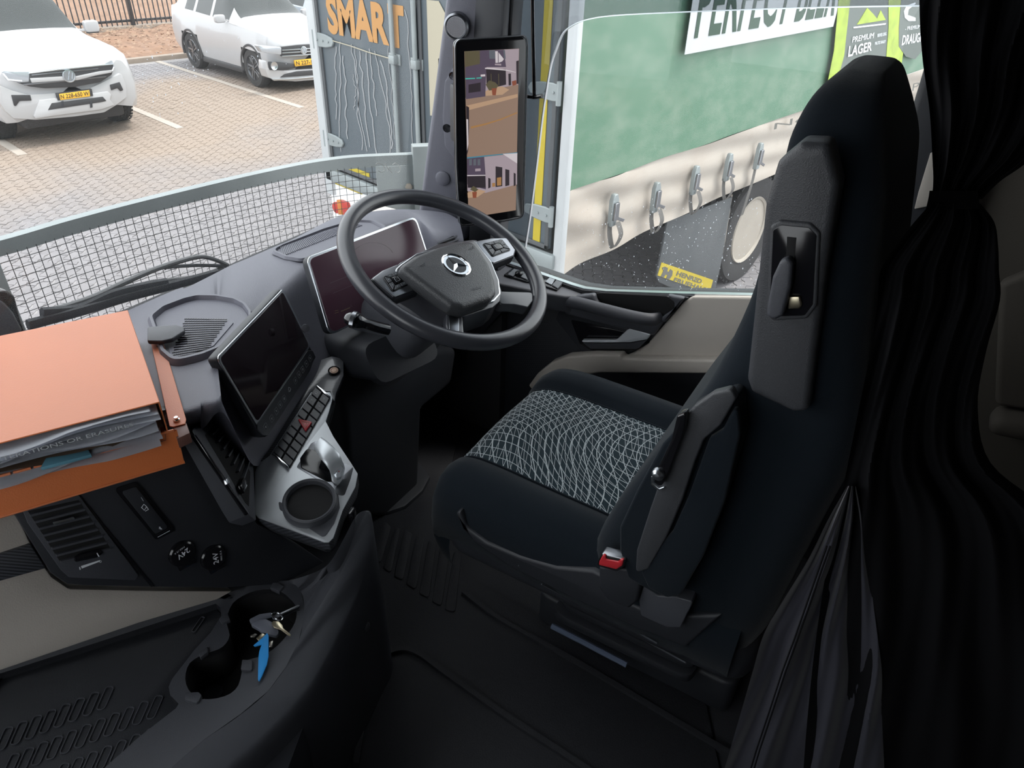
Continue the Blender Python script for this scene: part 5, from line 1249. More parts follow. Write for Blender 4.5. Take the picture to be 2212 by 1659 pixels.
wp('hub_base', [(838, 590), (865, 566), (945, 526), (1030, 516), (1062, 560), (1084, 628), (1080, 650), (1064, 664), (1004, 684), (972, 674), (905, 625), (860, 598)], -.05, .008, 'leather', b=.008, r=.012)
wp('silver_trim', [(850, 585), (866, 570), (900, 547), (1024, 517), (1062, 565), (1078, 604), (1082, 634), (1068, 650), (1004, 671), (972, 664), (898, 608)], -.0, .013, 'satin', b=.002, r=.010)
wp('trim_inset', [(853, 584), (868, 571), (900, 548), (1024, 518), (1061, 566), (1076, 604), (1079, 633), (1066, 647), (1004, 668), (973, 661), (899, 605)], .008, .0138, 'leather', b=.001, r=.010)
pad = wp('airbag_cover', padp, .005, .040, 'pad', b=.012, r=.014, seg=4)
ce = fq.px(986, 571, .042)
fe_ = fq.shift(*ce, .040)
em = obj('emblem', lathe(fe_, [(.0315, -.002), (.0315, .002), (.0292, .0035), (.0276, .002), (.0270, .0005), (.001, .0005)], 44), 'chrome', sw)
obj('emblem_field', lathe(fe_, [(.0271, .0004), (.001, .0009)], 30), 'gloss', em)
t = B(); rot0 = math.atan2(*(Vector(fq.px(957, 590, .042))-Vector(ce)).yx) if False else None
# three pointed star; one ray points to the lower left of the photo as on the tilted hub
dirs = [Vector(fq.px(*p, .042))-Vector(ce) for p in ((966, 552),)]
a0 = math.atan2(dirs[0].y, dirs[0].x)
for k in range(3):
    a = a0+k*2*math.pi/3; tip = (.0270*math.cos(a), .0270*math.sin(a))
    l_ = (.0048*math.cos(a-1.05), .0048*math.sin(a-1.05)); r_ = (.0048*math.cos(a+1.05), .0048*math.sin(a+1.05))
    V = [t.verts.new(fe_.P(*q, h)) for q, h in ((tip, .0015), (l_, .0012), ((0, 0), .0055), (r_, .0012))]
    t.faces.new((V[0], V[1], V[2])); t.faces.new((V[0], V[2], V[3]))
obj('star', t, 'chrome', em, smooth=False)
text('airbag_text', 'AIRBAG', quad(fq, fq.pxs([(1017, 629), (1040, 623), (1040, 617), (1016, 623)], .0405), .0405), 'key', pad)
t = B(); 
for x, y in ((912, 572), (1017, 536)): line2(fq, fq.pxs([(x-5, y+3), (x+1, y-1), (x+4, y-4), (x+6, y), (x-1, y+3)], .0402), .0008, .0402, .0408, bm=t)
obj('horn_mark', t, 'key', pad, smooth=False)
# spokes with key clusters
def spoke(pts, cl, cen, nm):
    sp = wp('spoke', pts, -.016, .010, 'leather', b=.006, r=.008)
    wp('spoke_trim', [tuple(Vector(p).lerp(Vector(cen), .07)) for p in pts], .008, .0115, 'satin_dark', sp, .0015, r=.006)
    wp('key_field', cl, .010, .0135, 'gloss', sp, .001, r=.005)
    c = Vector(fq.px(*cen, .0135)); q = [Vector(p) for p in fq.pxs(cl, .0135)]
    cm = sum(q, Vector((0, 0)))/len(q)
    for i in range(len(q)):
        for s0, s1 in ((.04, .48), (.52, .96)):
            a, b = q[i], q[(i+1) % len(q)]
            o1, o2 = a.lerp(b, s0), a.lerp(b, s1); i1, i2 = cm.lerp(o1, .5), cm.lerp(o2, .5); o1, o2 = cm.lerp(o1, .93), cm.lerp(o2, .93)
            obj('key', prism(fq, [tuple(i1), tuple(o1), tuple(o2), tuple(i2)], .0135, .0155, .0006, 1), 'key', sp)
    k = obj('touch_pad', prism(fq, [tuple(cm.lerp(x, .42)) for x in q], .0135, .0165, .0012, 2), 'gloss', sp)
    line = line2(fq, [tuple(cm.lerp(x, .22)) for x in q], .0007, .0165, .0169, closed=True); obj('pad_mark', line, 'icon', k, smooth=False)
    t = B()
    for i in range(len(q)):
        for f in (.25, .75):
            p = cm.lerp(q[i].lerp(q[(i+1) % len(q)], f), .72); line2(fq, [tuple(p+Vector((-.0016, 0))), tuple(p+Vector((.0016, .0006)))], .0007, .0155, .0159, bm=t)
    obj('key_marks', t, 'icon', sp, smooth=False)
spoke([(800, 601), (826, 582), (860, 568), (884, 580), (910, 622), (885, 632), (850, 645), (836, 632)], [(827, 597), (862, 584), (888, 612), (849, 630)], (858, 607), 'l')
spoke([(1024, 520), (1060, 513), (1096, 512), (1116, 540), (1112, 552), (1066, 570), (1058, 568)], [(1042, 526), (1084, 516), (1104, 540), (1064, 554)], (1074, 534), 'r')
wp('lower_spoke', [(1076, 628), (1110, 629), (1152, 630), (1152, 650), (1140, 664), (1110, 658), (1078, 657)], -.018, .006, 'leather', b=.007, r=.008)
wp('lower_spoke', [(966, 670), (1000, 682), (1001, 702), (1003, 724), (968, 722), (964, 700)], -.018, .006, 'leather', b=.007, r=.008)
wp('lower_spoke_trim', [(969, 678), (992, 686), (992, 716), (971, 716)], .005, .0075, 'satin_dark', b=.001, r=.004)
# column shroud and stalk (fixed, do not turn with the wheel)
colm = thing('steering_column', 'black steering column shroud with control stalk behind the wheel', 'steering column', tuple(SWC+n_*-.1))
rows = []
fwd = Vector((0, .95, -.3))
for k, (s, w_, h_) in enumerate(((.03, .055, .045), (.05, .085, .07), (.10, .105, .085), (.16, .11, .085), (.24, .10, .08))):
    c = SWC - n_*s*1.0 + Vector((-.01, .35*s, -.25*s)) ; f = Fr(c, u_, fwv)
    rows.append([f.P(a, b) for a, b in rrect(-w_, w_, -h_, h_, .05, 5)])
obj('shroud', loft(rows), 'plastic', colm)
t = B(); rows = []
f = Fr(aZ(870, 760, -.80), (1, 0, 0), (0, .6, .8))
for s, w_, h_ in ((0, .085, .045), (.08, .10, .05), (.16, .10, .05)):
    rows.append([f.P(a, b, 0)+Vector((0, s, -s*.2)) for a, b in rrect(-w_, w_, -h_, h_, .03, 4)])
obj('lower_cowl', loft(rows), 'plastic_dark', colm)
pts = [aD(838, 712, 1.30), aD(810, 705, 1.285), aD(780, 695, 1.275), aD(760, 690, 1.27), aD(744, 692, 1.265)]
stk = obj('stalk', tube(spline(pts, 4), [.013]*8+[.016, .018, .018, .017, .017, .016, .014, .010, .006], 10, flat=.75), 'gloss', colm)
obj('stalk_band', tube([aD(768, 692, 1.262), aD(760, 690, 1.262)], .0185, 12, flat=.78), 'satin_dark', stk)
# ================================================================== MIRROR DISPLAY ON THE PILLAR
o = aD(985, 82, 1.50); fmi = Fr(o, Vector((.96, -.29, 0)), Vector((.0, -.03, 1)))
if fmi.n.y > 0: fmi.n = -fmi.n
md = thing('mirror_display', 'tall black mirror camera screen mounted on the windscreen pillar', 'display', tuple(o))
hb = roundpoly(fmi.pxs([(983, 86), (1137, 76), (1140, 100), (1131, 470), (1090, 478), (994, 490), (986, 360)]), .016, 6)
obj('housing', prism(fmi, hb, -.016, .0, .006, 3), 'gloss', md)
obj('back_shell', prism(fmi, roundpoly(fmi.pxs([(1010, 120), (1110, 115), (1105, 440), (1020, 455)]), .01), -.045, -.014, .008), 'plastic_dark', md)
obj('edge_bezel', line2(fmi, hb, .0018, -.002, .0012, closed=True), 'satin_dark', md)
scr = fmi.pxs([(1003, 111), (1121, 105), (1114, 454), (1012, 470)]); sbl, sbr, strr, stl = scr[3], scr[2], scr[1], scr[0]
def em_mat(n, c): 
    M[n] = mat(n, c, .5, emit=1.0)
em_mat('screen picture sand', (.25, .165, .12)); em_mat('screen picture building', (.075, .055, .085)); em_mat('screen picture wall', (.33, .27, .30)); em_mat('screen picture dark', (.022, .015, .02))
em_mat('screen picture pale', (.55, .50, .52)); em_mat('screen picture pot', (.22, .06, .03)); em_mat('screen picture plant', (.09, .075, .04)); em_mat('screen picture teal', (.05, .42, .34)); em_mat('screen picture stripe', (.33, .17, .06)); em_mat('screen picture blue', (.05, .2, .28)); em_mat('screen picture gravel', (.42, .27, .17)); em_mat('screen picture window', (.10, .11, .13))
sO = obj('screen', prism(fmi, scr[::-1], .0, .0006), 'screen picture sand', md, smooth=False)
lay = [0]
def sp_px(pts, m, lift=None):
    lay[0] += 1; h = .0006+lay[0]*.00004; return obj('picture_patch', prism(fmi, fmi.pxs(pts), h, h+.00003), m, sO, smooth=False)
sc2 = lambda pts, m: sp_px([(1003+(x-1003)/2.765*1., y) for x, y in pts], m)
Z = lambda pts: [(640+x/2.765, y/2.765) for x, y in pts]
sp_px(Z([(1004, 306), (1329, 291), (1324, 505), (1240, 520), (1126, 560), (1010, 590)]), 'screen picture wall')
sp_px(Z([(1004, 306), (1100, 302), (1104, 560), (1010, 585)]), 'screen picture plant')
sp_px(Z([(1008, 400), (1100, 380), (1104, 470), (1010, 480)]), 'screen picture building')
sp_px(Z([(1095, 302), (1240, 296), (1252, 400), (1135, 400), (1128, 572), (1098, 580)]), 'screen picture building')
sp_px(Z([(1010, 480), (1128, 455), (1128, 575), (1012, 592)]), 'screen picture building')
sp_px(Z([(1028, 505), (1100, 492), (1100, 545), (1028, 555)]), 'screen picture dark')
sp_px(Z([(1150, 300), (1185, 298), (1188, 350), (1152, 350)]), 'screen picture window'); sp_px(Z([(1235, 300), (1245, 298), (1250, 350), (1240, 350)]), 'screen picture window')
sp_px(Z([(1133, 412), (1250, 412), (1252, 505), (1190, 520), (1135, 510)]), 'screen picture dark')
sp_px(Z([(1126, 404), (1180, 406), (1252, 415), (1310, 430), (1310, 433), (1250, 421), (1126, 411)]), 'screen picture pale')
for x in (1160, 1205): sp_px(Z([(x, 440), (x+4, 440), (x+6, 510), (x+2, 510)]), 'screen picture plant')
sp_px(Z([(1265, 440), (1280, 438), (1282, 508), (1267, 510)]), 'screen picture dark'); sp_px(Z([(1312, 365), (1327, 360), (1325, 500), (1314, 500)]), 'screen picture dark')
sp_px(Z([(1286, 485), (1312, 478), (1314, 505), (1290, 512)]), 'screen picture pot')
sp_px(Z([(1128, 545), (1170, 520), (1230, 515), (1270, 535), (1230, 565), (1130, 572)]), 'screen picture gravel')
sp_px(Z([(1130, 505), (1150, 480), (1185, 490), (1205, 510), (1190, 535), (1150, 540)]), 'screen picture plant')
sp_px(Z([(1165, 527), (1196, 525), (1190, 568), (1170, 568)]), 'screen picture pot')
sp_px(Z([(1008, 466), (1066, 464), (1066, 470), (1008, 473)]), 'screen picture teal'); sp_px(Z([(1074, 463), (1105, 461), (1105, 467), (1074, 469)]), 'screen picture teal')
sp_px(Z([(1186, 305), (1202, 305), (1203, 374), (1188, 375)]), 'screen picture pale'); sp_px(Z([(1206, 312), (1238, 352), (1228, 366), (1207, 374)]), 'screen picture pale')
sp_px(Z([(1099, 445), (1126, 443), (1127, 455), (1100, 457)]), 'screen picture pale'); sp_px(Z([(1184, 380), (1222, 380), (1222, 391), (1184, 388)]), 'screen picture wall')
sp_px(Z([(1014, 630), (1320, 560), (1321, 580), (1016, 660)]), 'screen picture gravel')
sp_px(Z([(1040, 755), (1130, 735), (1220, 708), (1318, 668), (1318, 676), (1220, 716), (1130, 745), (1042, 767)]), 'screen picture stripe')
sp_px(Z([(1012, 630), (1030, 640), (1030, 760), (1024, 900), (1016, 930)]), 'screen picture dark'); sp_px(Z([(1014, 710), (1024, 712), (1026, 860), (1018, 900)]), 'screen picture pale')
sp_px(Z([(1018, 938), (1318, 908), (1318, 913), (1018, 946)]), 'screen picture blue')
sp_px(Z([(1018, 948), (1318, 915), (1316, 1100), (1130, 1150), (1020, 1140)]), 'screen picture wall')
sp_px(Z([(1230, 918), (1318, 913), (1317, 975)]), 'screen picture pale')
sp_px(Z([(1018, 946), (1120, 935), (1128, 1040), (1130, 1130), (1020, 1100)]), 'screen picture building')
sp_px(Z([(1020, 1052), (1126, 1048), (1130, 1120), (1022, 1120)]), 'screen picture dark'); sp_px(Z([(1018, 1044), (1128, 1043), (1128, 1048), (1018, 1050)]), 'screen picture pale')
for x0, y0, x1, y1 in ((1188, 992, 1228, 1110), (1246, 1008, 1270, 1105), (1296, 1030, 1308, 1105), (1144, 1060, 1158, 1118)): sp_px(Z([(x0, y0), (x1, y0+6), (x1, y1), (x0, y1+6)]), 'screen picture dark')
sp_px(Z([(1196, 1060), (1222, 1056), (1222, 1105), (1196, 1108)]), 'screen picture stripe'); sp_px(Z([(1167, 1092), (1185, 1090), (1186, 1112), (1168, 1115)]), 'screen picture stripe')
for x in (1030, 1055, 1080): sp_px(Z([(x, 950), (x+16, 948), (x+16, 985), (x, 987)]), 'screen picture window')
sp_px(Z([(1066, 1006), (1098, 1004), (1098, 1020), (1066, 1022)]), 'screen picture wall')
sp_px(Z([(1020, 1150), (1080, 1128), (1130, 1140), (1080, 1175), (1022, 1180)]), 'screen picture gravel'); sp_px(Z([(1035, 1130), (1055, 1108), (1085, 1130), (1065, 1145)]), 'screen picture plant'); sp_px(Z([(1048, 1145), (1076, 1143), (1072, 1180), (1052, 1180)]), 'screen picture pot')
obj('mount_arm', box(fmi, fmi.px(1020, 200)[0], fmi.px(1100, 200)[0], fmi.px(1050, 330)[1], fmi.px(1050, 200)[1], -.12, -.045, .01), 'plastic_dark', md)
# ================================================================== ORANGE DOCUMENT BOX
C0 = aZ(345, 868, -.596); fb_ = Fr(C0, Vector((.963, -.267, 0)), Vector((.267, .963, 0)))      # origin front right top corner
bx = thing('document_box', 'orange steel document box stuffed with papers on the dashboard', 'document box', tuple(C0-Vector((0, 0, .065))))
LB = -.27; DB = .315
bt = FZ(0)
t = B(); box(fb_, LB, 0, 0, DB, -.002, .0, .0008, 1, bm=t); obj('lid', t, 'orange', bx)
t = B(); box(fb_, -.0018, 0, 0, DB, -.062, -.001, .0005, 1, bm=t); obj('side_wall', t, 'orange', bx)
t = B(); box(fb_, LB, 0, DB-.002, DB, -.062, -.001, .0005, 1, bm=t); obj('back_wall', t, 'orange', bx)
t = B(); box(fb_, LB, 0, -.0, DB, -.0635, -.0615, .0005, 1, bm=t); obj('base', t, 'orange', bx)
h_ = -.0615
q = fb_.pxs([(322, 723), (347, 720), (402, 905), (400, 915), (374, 922), (366, 920)], h_)
fg = obj('side_flange', prism(fb_, q, h_-.002, h_, .0006, 1), 'orange', bx)
M['hole'] = mat('dark hole', (.005, .004, .004), .9)
for x, y in ((343, 748),): obj('screw_hole', lathe(fb_.shift(*fb_.px(x, y, h_), h_), [(.0035, .0001), (.0002, .0002)], 12), 'hole', fg)
obj('screw', lathe(fb_.shift(*fb_.px(382, 909, h_), h_), [(.005, .0), (.005, .003), (.003, .004), (.003, .007), (.001, .007)], 8), 'chrome', fg)
M['bracket'] = mat('brown painted bracket', (.16, .075, .06), .5)
q = fb_.pxs([(374, 922), (402, 912), (410, 935), (382, 948)], h_-.002); obj('bracket', prism(fb_, q, h_-.02, h_-.002, .001), 'bracket', bx)
# front flap hinged along the base and hanging down
ffp = fr3(fb_.P(0, -.002, -.062), fb_.P(-.3, -.002, -.062), aY(398, 1000, (fb_.P(0, -.002, -.062)).y-.012))
if ffp.n.y > 0: ffp.n = -ffp.n
q = ffp.pxs([(382, 927), (398, 998), (300, 1026), (0, 1117), (-90, 1145), (-100, 1062), (0, 1030)])
fla = obj('front_flap', prism(ffp, q, -.0015, .0, .0008, 1), 'orange', bx)
obj('flap_lip', tube([ffp.P(*ffp.px(x, y)) for x, y in ((399, 998), (300, 1027), (0, 1117), (-90, 1145))], .0022, 8), 'orange', fla)
t = B(); line2(ffp, ffp.pxs([(356, 930), (358, 951), (262, 975), (110, 1009), (0, 1041)]), .0008, .0, .0006, bm=t); obj('hinge_fold', t, 'bracket', fla)
for x, y in ((328, 952), (196, 988), (57, 1028)): obj('rivet', lathe(ffp.shift(*ffp.px(x, y)), [(.003, 0), (.0024, .0012), (.0002, .0015)], 10), 'orange', fla)
for k in range(9):
    xa = 375-k*44; obj('hinge_knuckle', tube([ffp.P(*ffp.px(xa, 929+k*11.6), .001), ffp.P(*ffp.px(xa-38, 929+(k+.86)*11.6), .001)], .0022, 6), 'orange', fla)
# papers inside: wavy sheets poking out of the slot
rr = random.Random(11)
tops = [-.006, -.012, -.018, -.023, -.030, -.036, -.043, -.049, -.054, -.058]
for i, h in enumerate(tops):
    rows = []; ph = rr.random()*6; out = rr.uniform(.0, .014); x1 = -.004-rr.uniform(0, .012); x0 = -.255+rr.uniform(-.0, .02)
    for k in range(26):
        x = x0+(x1-x0)*k/25; w_ = .0035*math.sin(x*24+ph)+.002*math.sin(x*37+ph*2); w_ *= (1-.3*abs(k/25-.5)); sl_ = -.010*(i/9)*(.5+x) if i < 5 else .004
        hh = min(-.004, max(-.0595, h+w_)); yo = -.004-out+.004*math.sin(x*22+ph)
        rows.append([fb_.P(x, yo, hh), fb_.P(x, .03, h*.9-.003), fb_.P(x, .24, h)])
    m = 'card' if i in (5, 6) else 'paper'
    t = grid(rows); r = bmesh.ops.solidify(t, geom=t.faces[:], thickness=.0012)
    p = obj('paper_sheet', t, m, bx)
    if i == 1: text('paper_text', 'ALTERATIONS OR ERASURES', (lambda u, v: fb_.P(-.21+u*.17, -.0175-.0005+0*v, -.010-.006*(1-v))), 'icon', p)
q = [(-.16, -.016), (-.10, -.018), (-.105, .01), (-.15, .01)]
obj('blue_card', prism(fb_, q, -.048, -.043, .0005), 'blue_card' if 'blue_card' in M else M.setdefault('blue_card', mat('faded blue card', (.10, .26, .34), .8)), bx)
# black device at the far left by the windscreen
dv = thing('plastic_housing', 'black rounded housing beyond the windscreen behind the orange box', 'housing', tuple(aF(10, 740, 1.36)))
fv_ = Fr(aF(10, 715, 1.36), ER, EZ)
obj('housing', prism(fv_, fv_.pxs([(-160, 640), (-60, 600), (0, 632), (14, 626), (34, 640), (46, 688), (58, 716), (50, 790), (-160, 840)]), -.07, .0, .01, 3), 'gloss', dv)
obj('rim_plate', prism(fv_, fv_.pxs([(-160, 655), (-60, 630), (0, 648), (22, 672), (40, 706), (42, 780), (-160, 830)]), .0, .012, .005, 3), 'plastic', dv)
# ================================================================== KEYS IN THE CUP WELL
kr = thing('key_bunch', 'bunch of keys with a bright blue tag lying over the cup well', 'keys', tuple(aZ(580, 1345, ZL-.03)))
fk2 = Fr(aZ(575, 1350, ZL-.002), (.9, .3, .12), (-.3, .9, .1))
if fk2.n.z < 0: fk2.n = -fk2.n
def kp_(name, pts, h0, h1, m, b=.001, r=0, parent=kr):
    q = fk2.pxs(pts, h1); q = roundpoly(q, r) if r else q
    return obj(name, prism(fk2, q, h0, h1, b), m, parent)
M['fob'] = mat('blue grey key fob', (.16, .17, .21), .4)
kp_('key_fob', [(538, 1348), (560, 1338), (574, 1336), (590, 1344), (603, 1364), (598, 1374), (588, 1372), (566, 1366), (557, 1358)], .0, .010, 'fob', .003, .004)
kp_('key_fob', [(536, 1338), (560, 1326), (586, 1322), (592, 1332), (572, 1338), (556, 1346), (545, 1348)], -.012, .0, 'fob', .003, .004)
kp_('key_blade', [(586, 1330), (604, 1324), (643, 1306), (648, 1308), (644, 1312), (610, 1327), (600, 1336), (590, 1338)], .008, .0105, 'satin_dark', .0005)
kp_('key_blade', [(600, 1332), (618, 1325), (645, 1313), (648, 1317), (632, 1322), (606, 1336)], .003, .0055, 'satin_dark', .0005)
kp_('small_key', [(586, 1346), (590, 1341), (602, 1342), (610, 1350), (612, 1357), (628, 1370), (627, 1374), (622, 1372), (606, 1360), (592, 1356)], .013, .0155, 'brass', .0006)
kp_('small_key', [(553, 1378), (566, 1367), (573, 1371), (567, 1380), (560, 1385)], .011, .0135, 'brass', .0006)
kp_('small_key', [(582, 1386), (590, 1383), (588, 1398), (581, 1398)], .0, .002, 'steel', .0005)
kp_('small_key', [(541, 1372), (550, 1368), (556, 1370), (549, 1377), (541, 1376)], .0, .002, 'steel', .0005)
c = fk2.px(598, 1332, .014)
t = B()
for dr in (0, .0015): tube([fk2.P(c[0]+dr+.004*math.cos(a), c[1]+.011*math.sin(a), .014+.003*math.cos(a)) for a in np.linspace(0, 2*math.pi, 21)[:-1]], .0007, 6, closed=True, bm=t)
obj('split_ring', t, 'chrome', kr)
kp_('blue_tag', [(577, 1367), (580, 1372), (580, 1418), (576, 1436), (566, 1460), (560, 1472), (557, 1468), (558, 1420), (560, 1406), (565, 1392), (550, 1396), (547, 1394), (566, 1378)], .024, .027, 'blue', .0006)
# ================================================================== DRIVER SEAT
seat = thing('driver_seat', 'black velour driver seat with white line patterned cushion insert and red buckle', 'seat', tuple(Wd(1.07, .35, ZF)))
SX = 1.07
def cush(y, x_in=None):
    pass
half = [(-.250, -.15), (-.266, -.11), (-.270, -.065), (-.262, -.02), (-.238, .012), (-.205, .020), (-.172, .012), (-.152, -.004)]
sec = half + [(-.10, -.001), (-.05, .002), (0, .003), (.05, .002), (.10, -.001)] + [(-x, z) for x, z in half[::-1]]
st_y = [(y-.165, k*.985, a, q) for y, k, a, q in [(.20, 1.0, 0, 0), (.35, 1.0, -.004, 0), (.50, 1.0, .0, 0), (.62, .995, .004, 0), (.70, .985, .006, 0), (.755, .965, .002, .0), (.785, .94, -.010, .01), (.805, .905, -.032, .02), (.812, .87, -.062, .03), (.805, .85, -.10, .05), (.78, .83, -.14, .09)]]
ZS = -.905
rows = [[Wd(SX+x*k, y, ZS+dz+z*(1-q*2)) for x, z in sec] for y, k, dz, q in st_y]
cols = [spline(c, 4) for c in zip(*rows)]; rows = list(zip(*cols))
obj('cushion', grid(rows), 'velour', seat, ang=80)
# patterned insert
M['insert'] = mat('white line patterned cloth', (.016, .028, .036), .9, spec=.1, sheen=.15, bump=.3, bscale=900)
nd, lk, b_ = N(M['insert']); g = nd.new('ShaderNodeNewGeometry'); sp3 = nd.new('ShaderNodeSeparateXYZ'); lk.new(g.outputs['Position'], sp3.inputs[0])
def mth(op, a, b=None, c=None):
    n = nd.new('ShaderNodeMath'); n.operation = op
    for i, v in enumerate((a, b, c)):
        if v is None: continue
        if isinstance(v, (int, float)): n.inputs[i].default_value = v
        else: lk.new(v, n.inputs[i])
    return n.outputs[0]
X_, Y_ = sp3.outputs['X'], sp3.outputs['Y']; masks = []
for (cx, cy, fr_, am, kx, ky, ph) in ((1, -.62, 62, 1.1, 16, 20, 0), (-.55, 1, 62, 1.0, 19, -12, 1.3), (1, -.25, 56, 1.5, -12, 18, 2.2), (-.2, 1, 40, 1.6, 14, 9, 4.)):
    base = mth('ADD', mth('MULTIPLY', X_, cx*fr_), mth('MULTIPLY', Y_, cy*fr_))
    wob = mth('MULTIPLY', mth('SINE', mth('ADD', mth('ADD', mth('MULTIPLY', X_, kx), mth('MULTIPLY', Y_, ky)), ph)), am)
    v = mth('FRACT', mth('ADD', base, wob)); d = mth('ABSOLUTE', mth('SUBTRACT', v, .5)); masks.append(mth('GREATER_THAN', d, .466))
mk = mth('MAXIMUM', mth('MAXIMUM', masks[0], masks[1]), mth('MAXIMUM', masks[2], masks[3]))
mx = nd.new('ShaderNodeMix'); mx.data_type = 'RGBA'; mx.inputs['A'].default_value = (.016, .028, .036, 1); mx.inputs['B'].default_value = (.42, .46, .48, 1)
lk.new(mk, mx.inputs['Factor']); lk.new(mx.outputs['Result'], b_.inputs['Base Color'])
i0 = 7; rows2 = [[r[j]+Vector((0, .0015 if r[j].dot(EF) > .625 else 0, .0035)) for j in range(7, len(sec)-7)] for r in rows]
rows2 = rows2[:36]
obj('cushion_insert', grid(rows2), 'insert', seat, ang=80)
for s in (7, len(sec)-8):
    obj('seam_piping', tube([r[s]+Vector((0, 0, .003)) for r in rows[::2]], .0028, 6), 'velour', seat)
# backrest body
bk = [(-1.02, .25, .02, .83, 1.31), (-.92, .30, .00, .81, 1.33), (-.80, .275, -.01, .80, 1.335), (-.68, .23, -.02, .80, 1.335), (-.54, .175, -.03, .805, 1.33), (-.40, .145, .0, .805, 1.32), (-.31, .142, .018, .81, 1.30), (-.25, .142, .03, .82, 1.26), (-.205, .146, .045, .835, 1.20), (-.17, .140, .058, .86, 1.14), (-.148, .128, .068, .89, 1.10), (-.136, .112, .075, .93, 1.05)]
rows = []
for z, yf_, yb_, xl, xr in bk:
    w_, d_ = (xr-xl)/2, (yf_-yb_)/2; cx, cy = (xr+xl)/2, (yf_+yb_)/2
    rows.append([Wd(cx+a, cy+b, z) for a, b in rrect(-w_, w_, -d_, d_, min(.055, d_*.8), 5)])
cols = [spline(c, 4) for c in zip(*rows)]; rows = list(zip(*cols))
obj('backrest', loft(rows), 'velour', seat, ang=80)
# hard shoulder cover with recessed belt-height lever, on the inboard side
fsx = lambda X: Fr(ER*(X+.145), EF, EZ, flip=True)
fl1 = fsx(.640)
def sp4(name, X, pts, h0, h1, m, parent=seat, b=.004, r=0, seg=3):
    f = fsx(X); q = f.pxs(pts, h1); q = roundpoly(q, r) if r else q
    return obj(name, prism(f, q, h0, h1, b, seg), m, parent)
M['hard'] = mat('hard charcoal plastic', (.048, .050, .056), .45, bump=.3, bscale=700)
sc = sp4('shoulder_cover', .650, [(1730, 308), (1679, 350), (1652, 440), (1638, 574), (1612, 821), (1622, 850), (1713, 893), (1745, 892), (1785, 574), (1812, 401), (1790, 310)], -.03, .014, 'hard', b=.012, r=.01)
sp4('recess_rim', .650, [(1664, 488), (1684, 476), (1750, 482), (1772, 504), (1764, 662), (1742, 690), (1670, 694), (1655, 680)], .012, .018, 'hard', sc, .003, r=.006)
sp4('recess', .650, [(1670, 496), (1688, 486), (1748, 492), (1764, 508), (1756, 658), (1738, 682), (1672, 684), (1662, 670)], .017, .0185, 'gloss', sc, .0005, r=.005)
sp4('slot', .650, [(1700, 512), (1720, 514), (1716, 560), (1698, 560)], .0185, .0195, 'recess_dark', sc, .0003)
sp4('lever', .650, [(1657, 660), (1668, 600), (1684, 566), (1700, 558), (1712, 570), (1708, 620), (1690, 684), (1672, 693), (1655, 684)], .019, .034, 'plastic', sc, .008, r=.006, seg=4)
sp4('lever_tip', .650, [(1702, 640), (1728, 640), (1732, 660), (1726, 668), (1700, 668)], .0185, .022, 'brass', sc, .002)
# side bolster with trim plate and recliner handle
sp4('side_bolster', .645, [(1592, 850), (1530, 880), (1482, 905), (1430, 960), (1375, 1060), (1338, 1140), (1338, 1190), (1356, 1250), (1420, 1288), (1462, 1292), (1500, 1230), (1556, 1110), (1600, 950)], -.04, .02, 'velour', b=.018, r=.01, seg=4)
tp = sp4('trim_plate', .640, [(1580, 840), (1540, 850), (1500, 878), (1484, 896), (1466, 950), (1440, 1010), (1418, 1060), (1404, 1100), (1375, 1190), (1372, 1240), (1400, 1230), (1440, 1160), (1474, 1080), (1500, 1000), (1520, 950), (1556, 920), (1590, 862)], .018, .032, 'hard', seat, .008, r=.006)
sp4('side_panel', .640, [(1532, 948), (1560, 930), (1592, 868), (1598, 940), (1566, 1080), (1520, 1200), (1470, 1286), (1440, 1292), (1400, 1270), (1385, 1236), (1404, 1205), (1452, 1150), (1488, 1070)], .018, .030, 'velour', seat, .008, r=.008)
rh = sp4('recliner_handle', .640, [(1462, 900), (1482, 892), (1478, 930), (1440, 1030), (1428, 1052), (1412, 1044), (1414, 1026), (1450, 950)], .030, .046, 'gloss', seat, .006, r=.005)
f = fsx(.640); obj('handle_stud', lathe(f.shift(*f.px(1420, 1027, .05)), [(.009, .044), (.0085, .050), (.005, .054), (.0005, .055)], 18), 'satin', rh)
sp4('handle_rim', .640, [(1406, 1030), (1410, 1028), (1410, 1044), (1424, 1056), (1434, 1052), (1435, 1055), (1422, 1060), (1406, 1048)], .032, .036, 'satin', rh, .001)
# skirt, suspension and floor rails
def rbox(x0, x1, y0, y1, z0, z1, r, b, m, name, parent=seat):
    return obj(name, prism(FC(0), rrect(x0, x1, y0, y1, r, 5), z0, z1, b, 3), m, parent)
rbox(.82, 1.32, .0, .615, -1.075, -.985, .06, .025, 'plastic_dark', 'skirt')
rbox(.86, 1.28, .06, .57, -1.12, -1.07, .05, .015, 'plastic_dark', 'skirt_lower')
t = B()
for k in range(6): prism(FC(0), rrect(.95+.012*(k % 2), 1.22-.012*(k % 2), .10, .42-.012*(k % 2), .03, 3), -1.30+k*.032, -1.30+k*.032+.026, .008, 2, bm=t)
obj('bellows', t, 'plastic_dark', seat)
rbox(1.0, 1.27, .02, .48, ZF, -1.30, .03, .01, 'plastic_dark', 'base_plate')
M['rail'] = mat('blue grey slide rail', (.20, .25, .36), .35, .5)
obj('slide_rail', tube([aZ(1192, 1352, -1.335), aZ(1270, 1392, -1.335), aZ(1354, 1436, -1.335)], .007, 8), 'rail', seat)
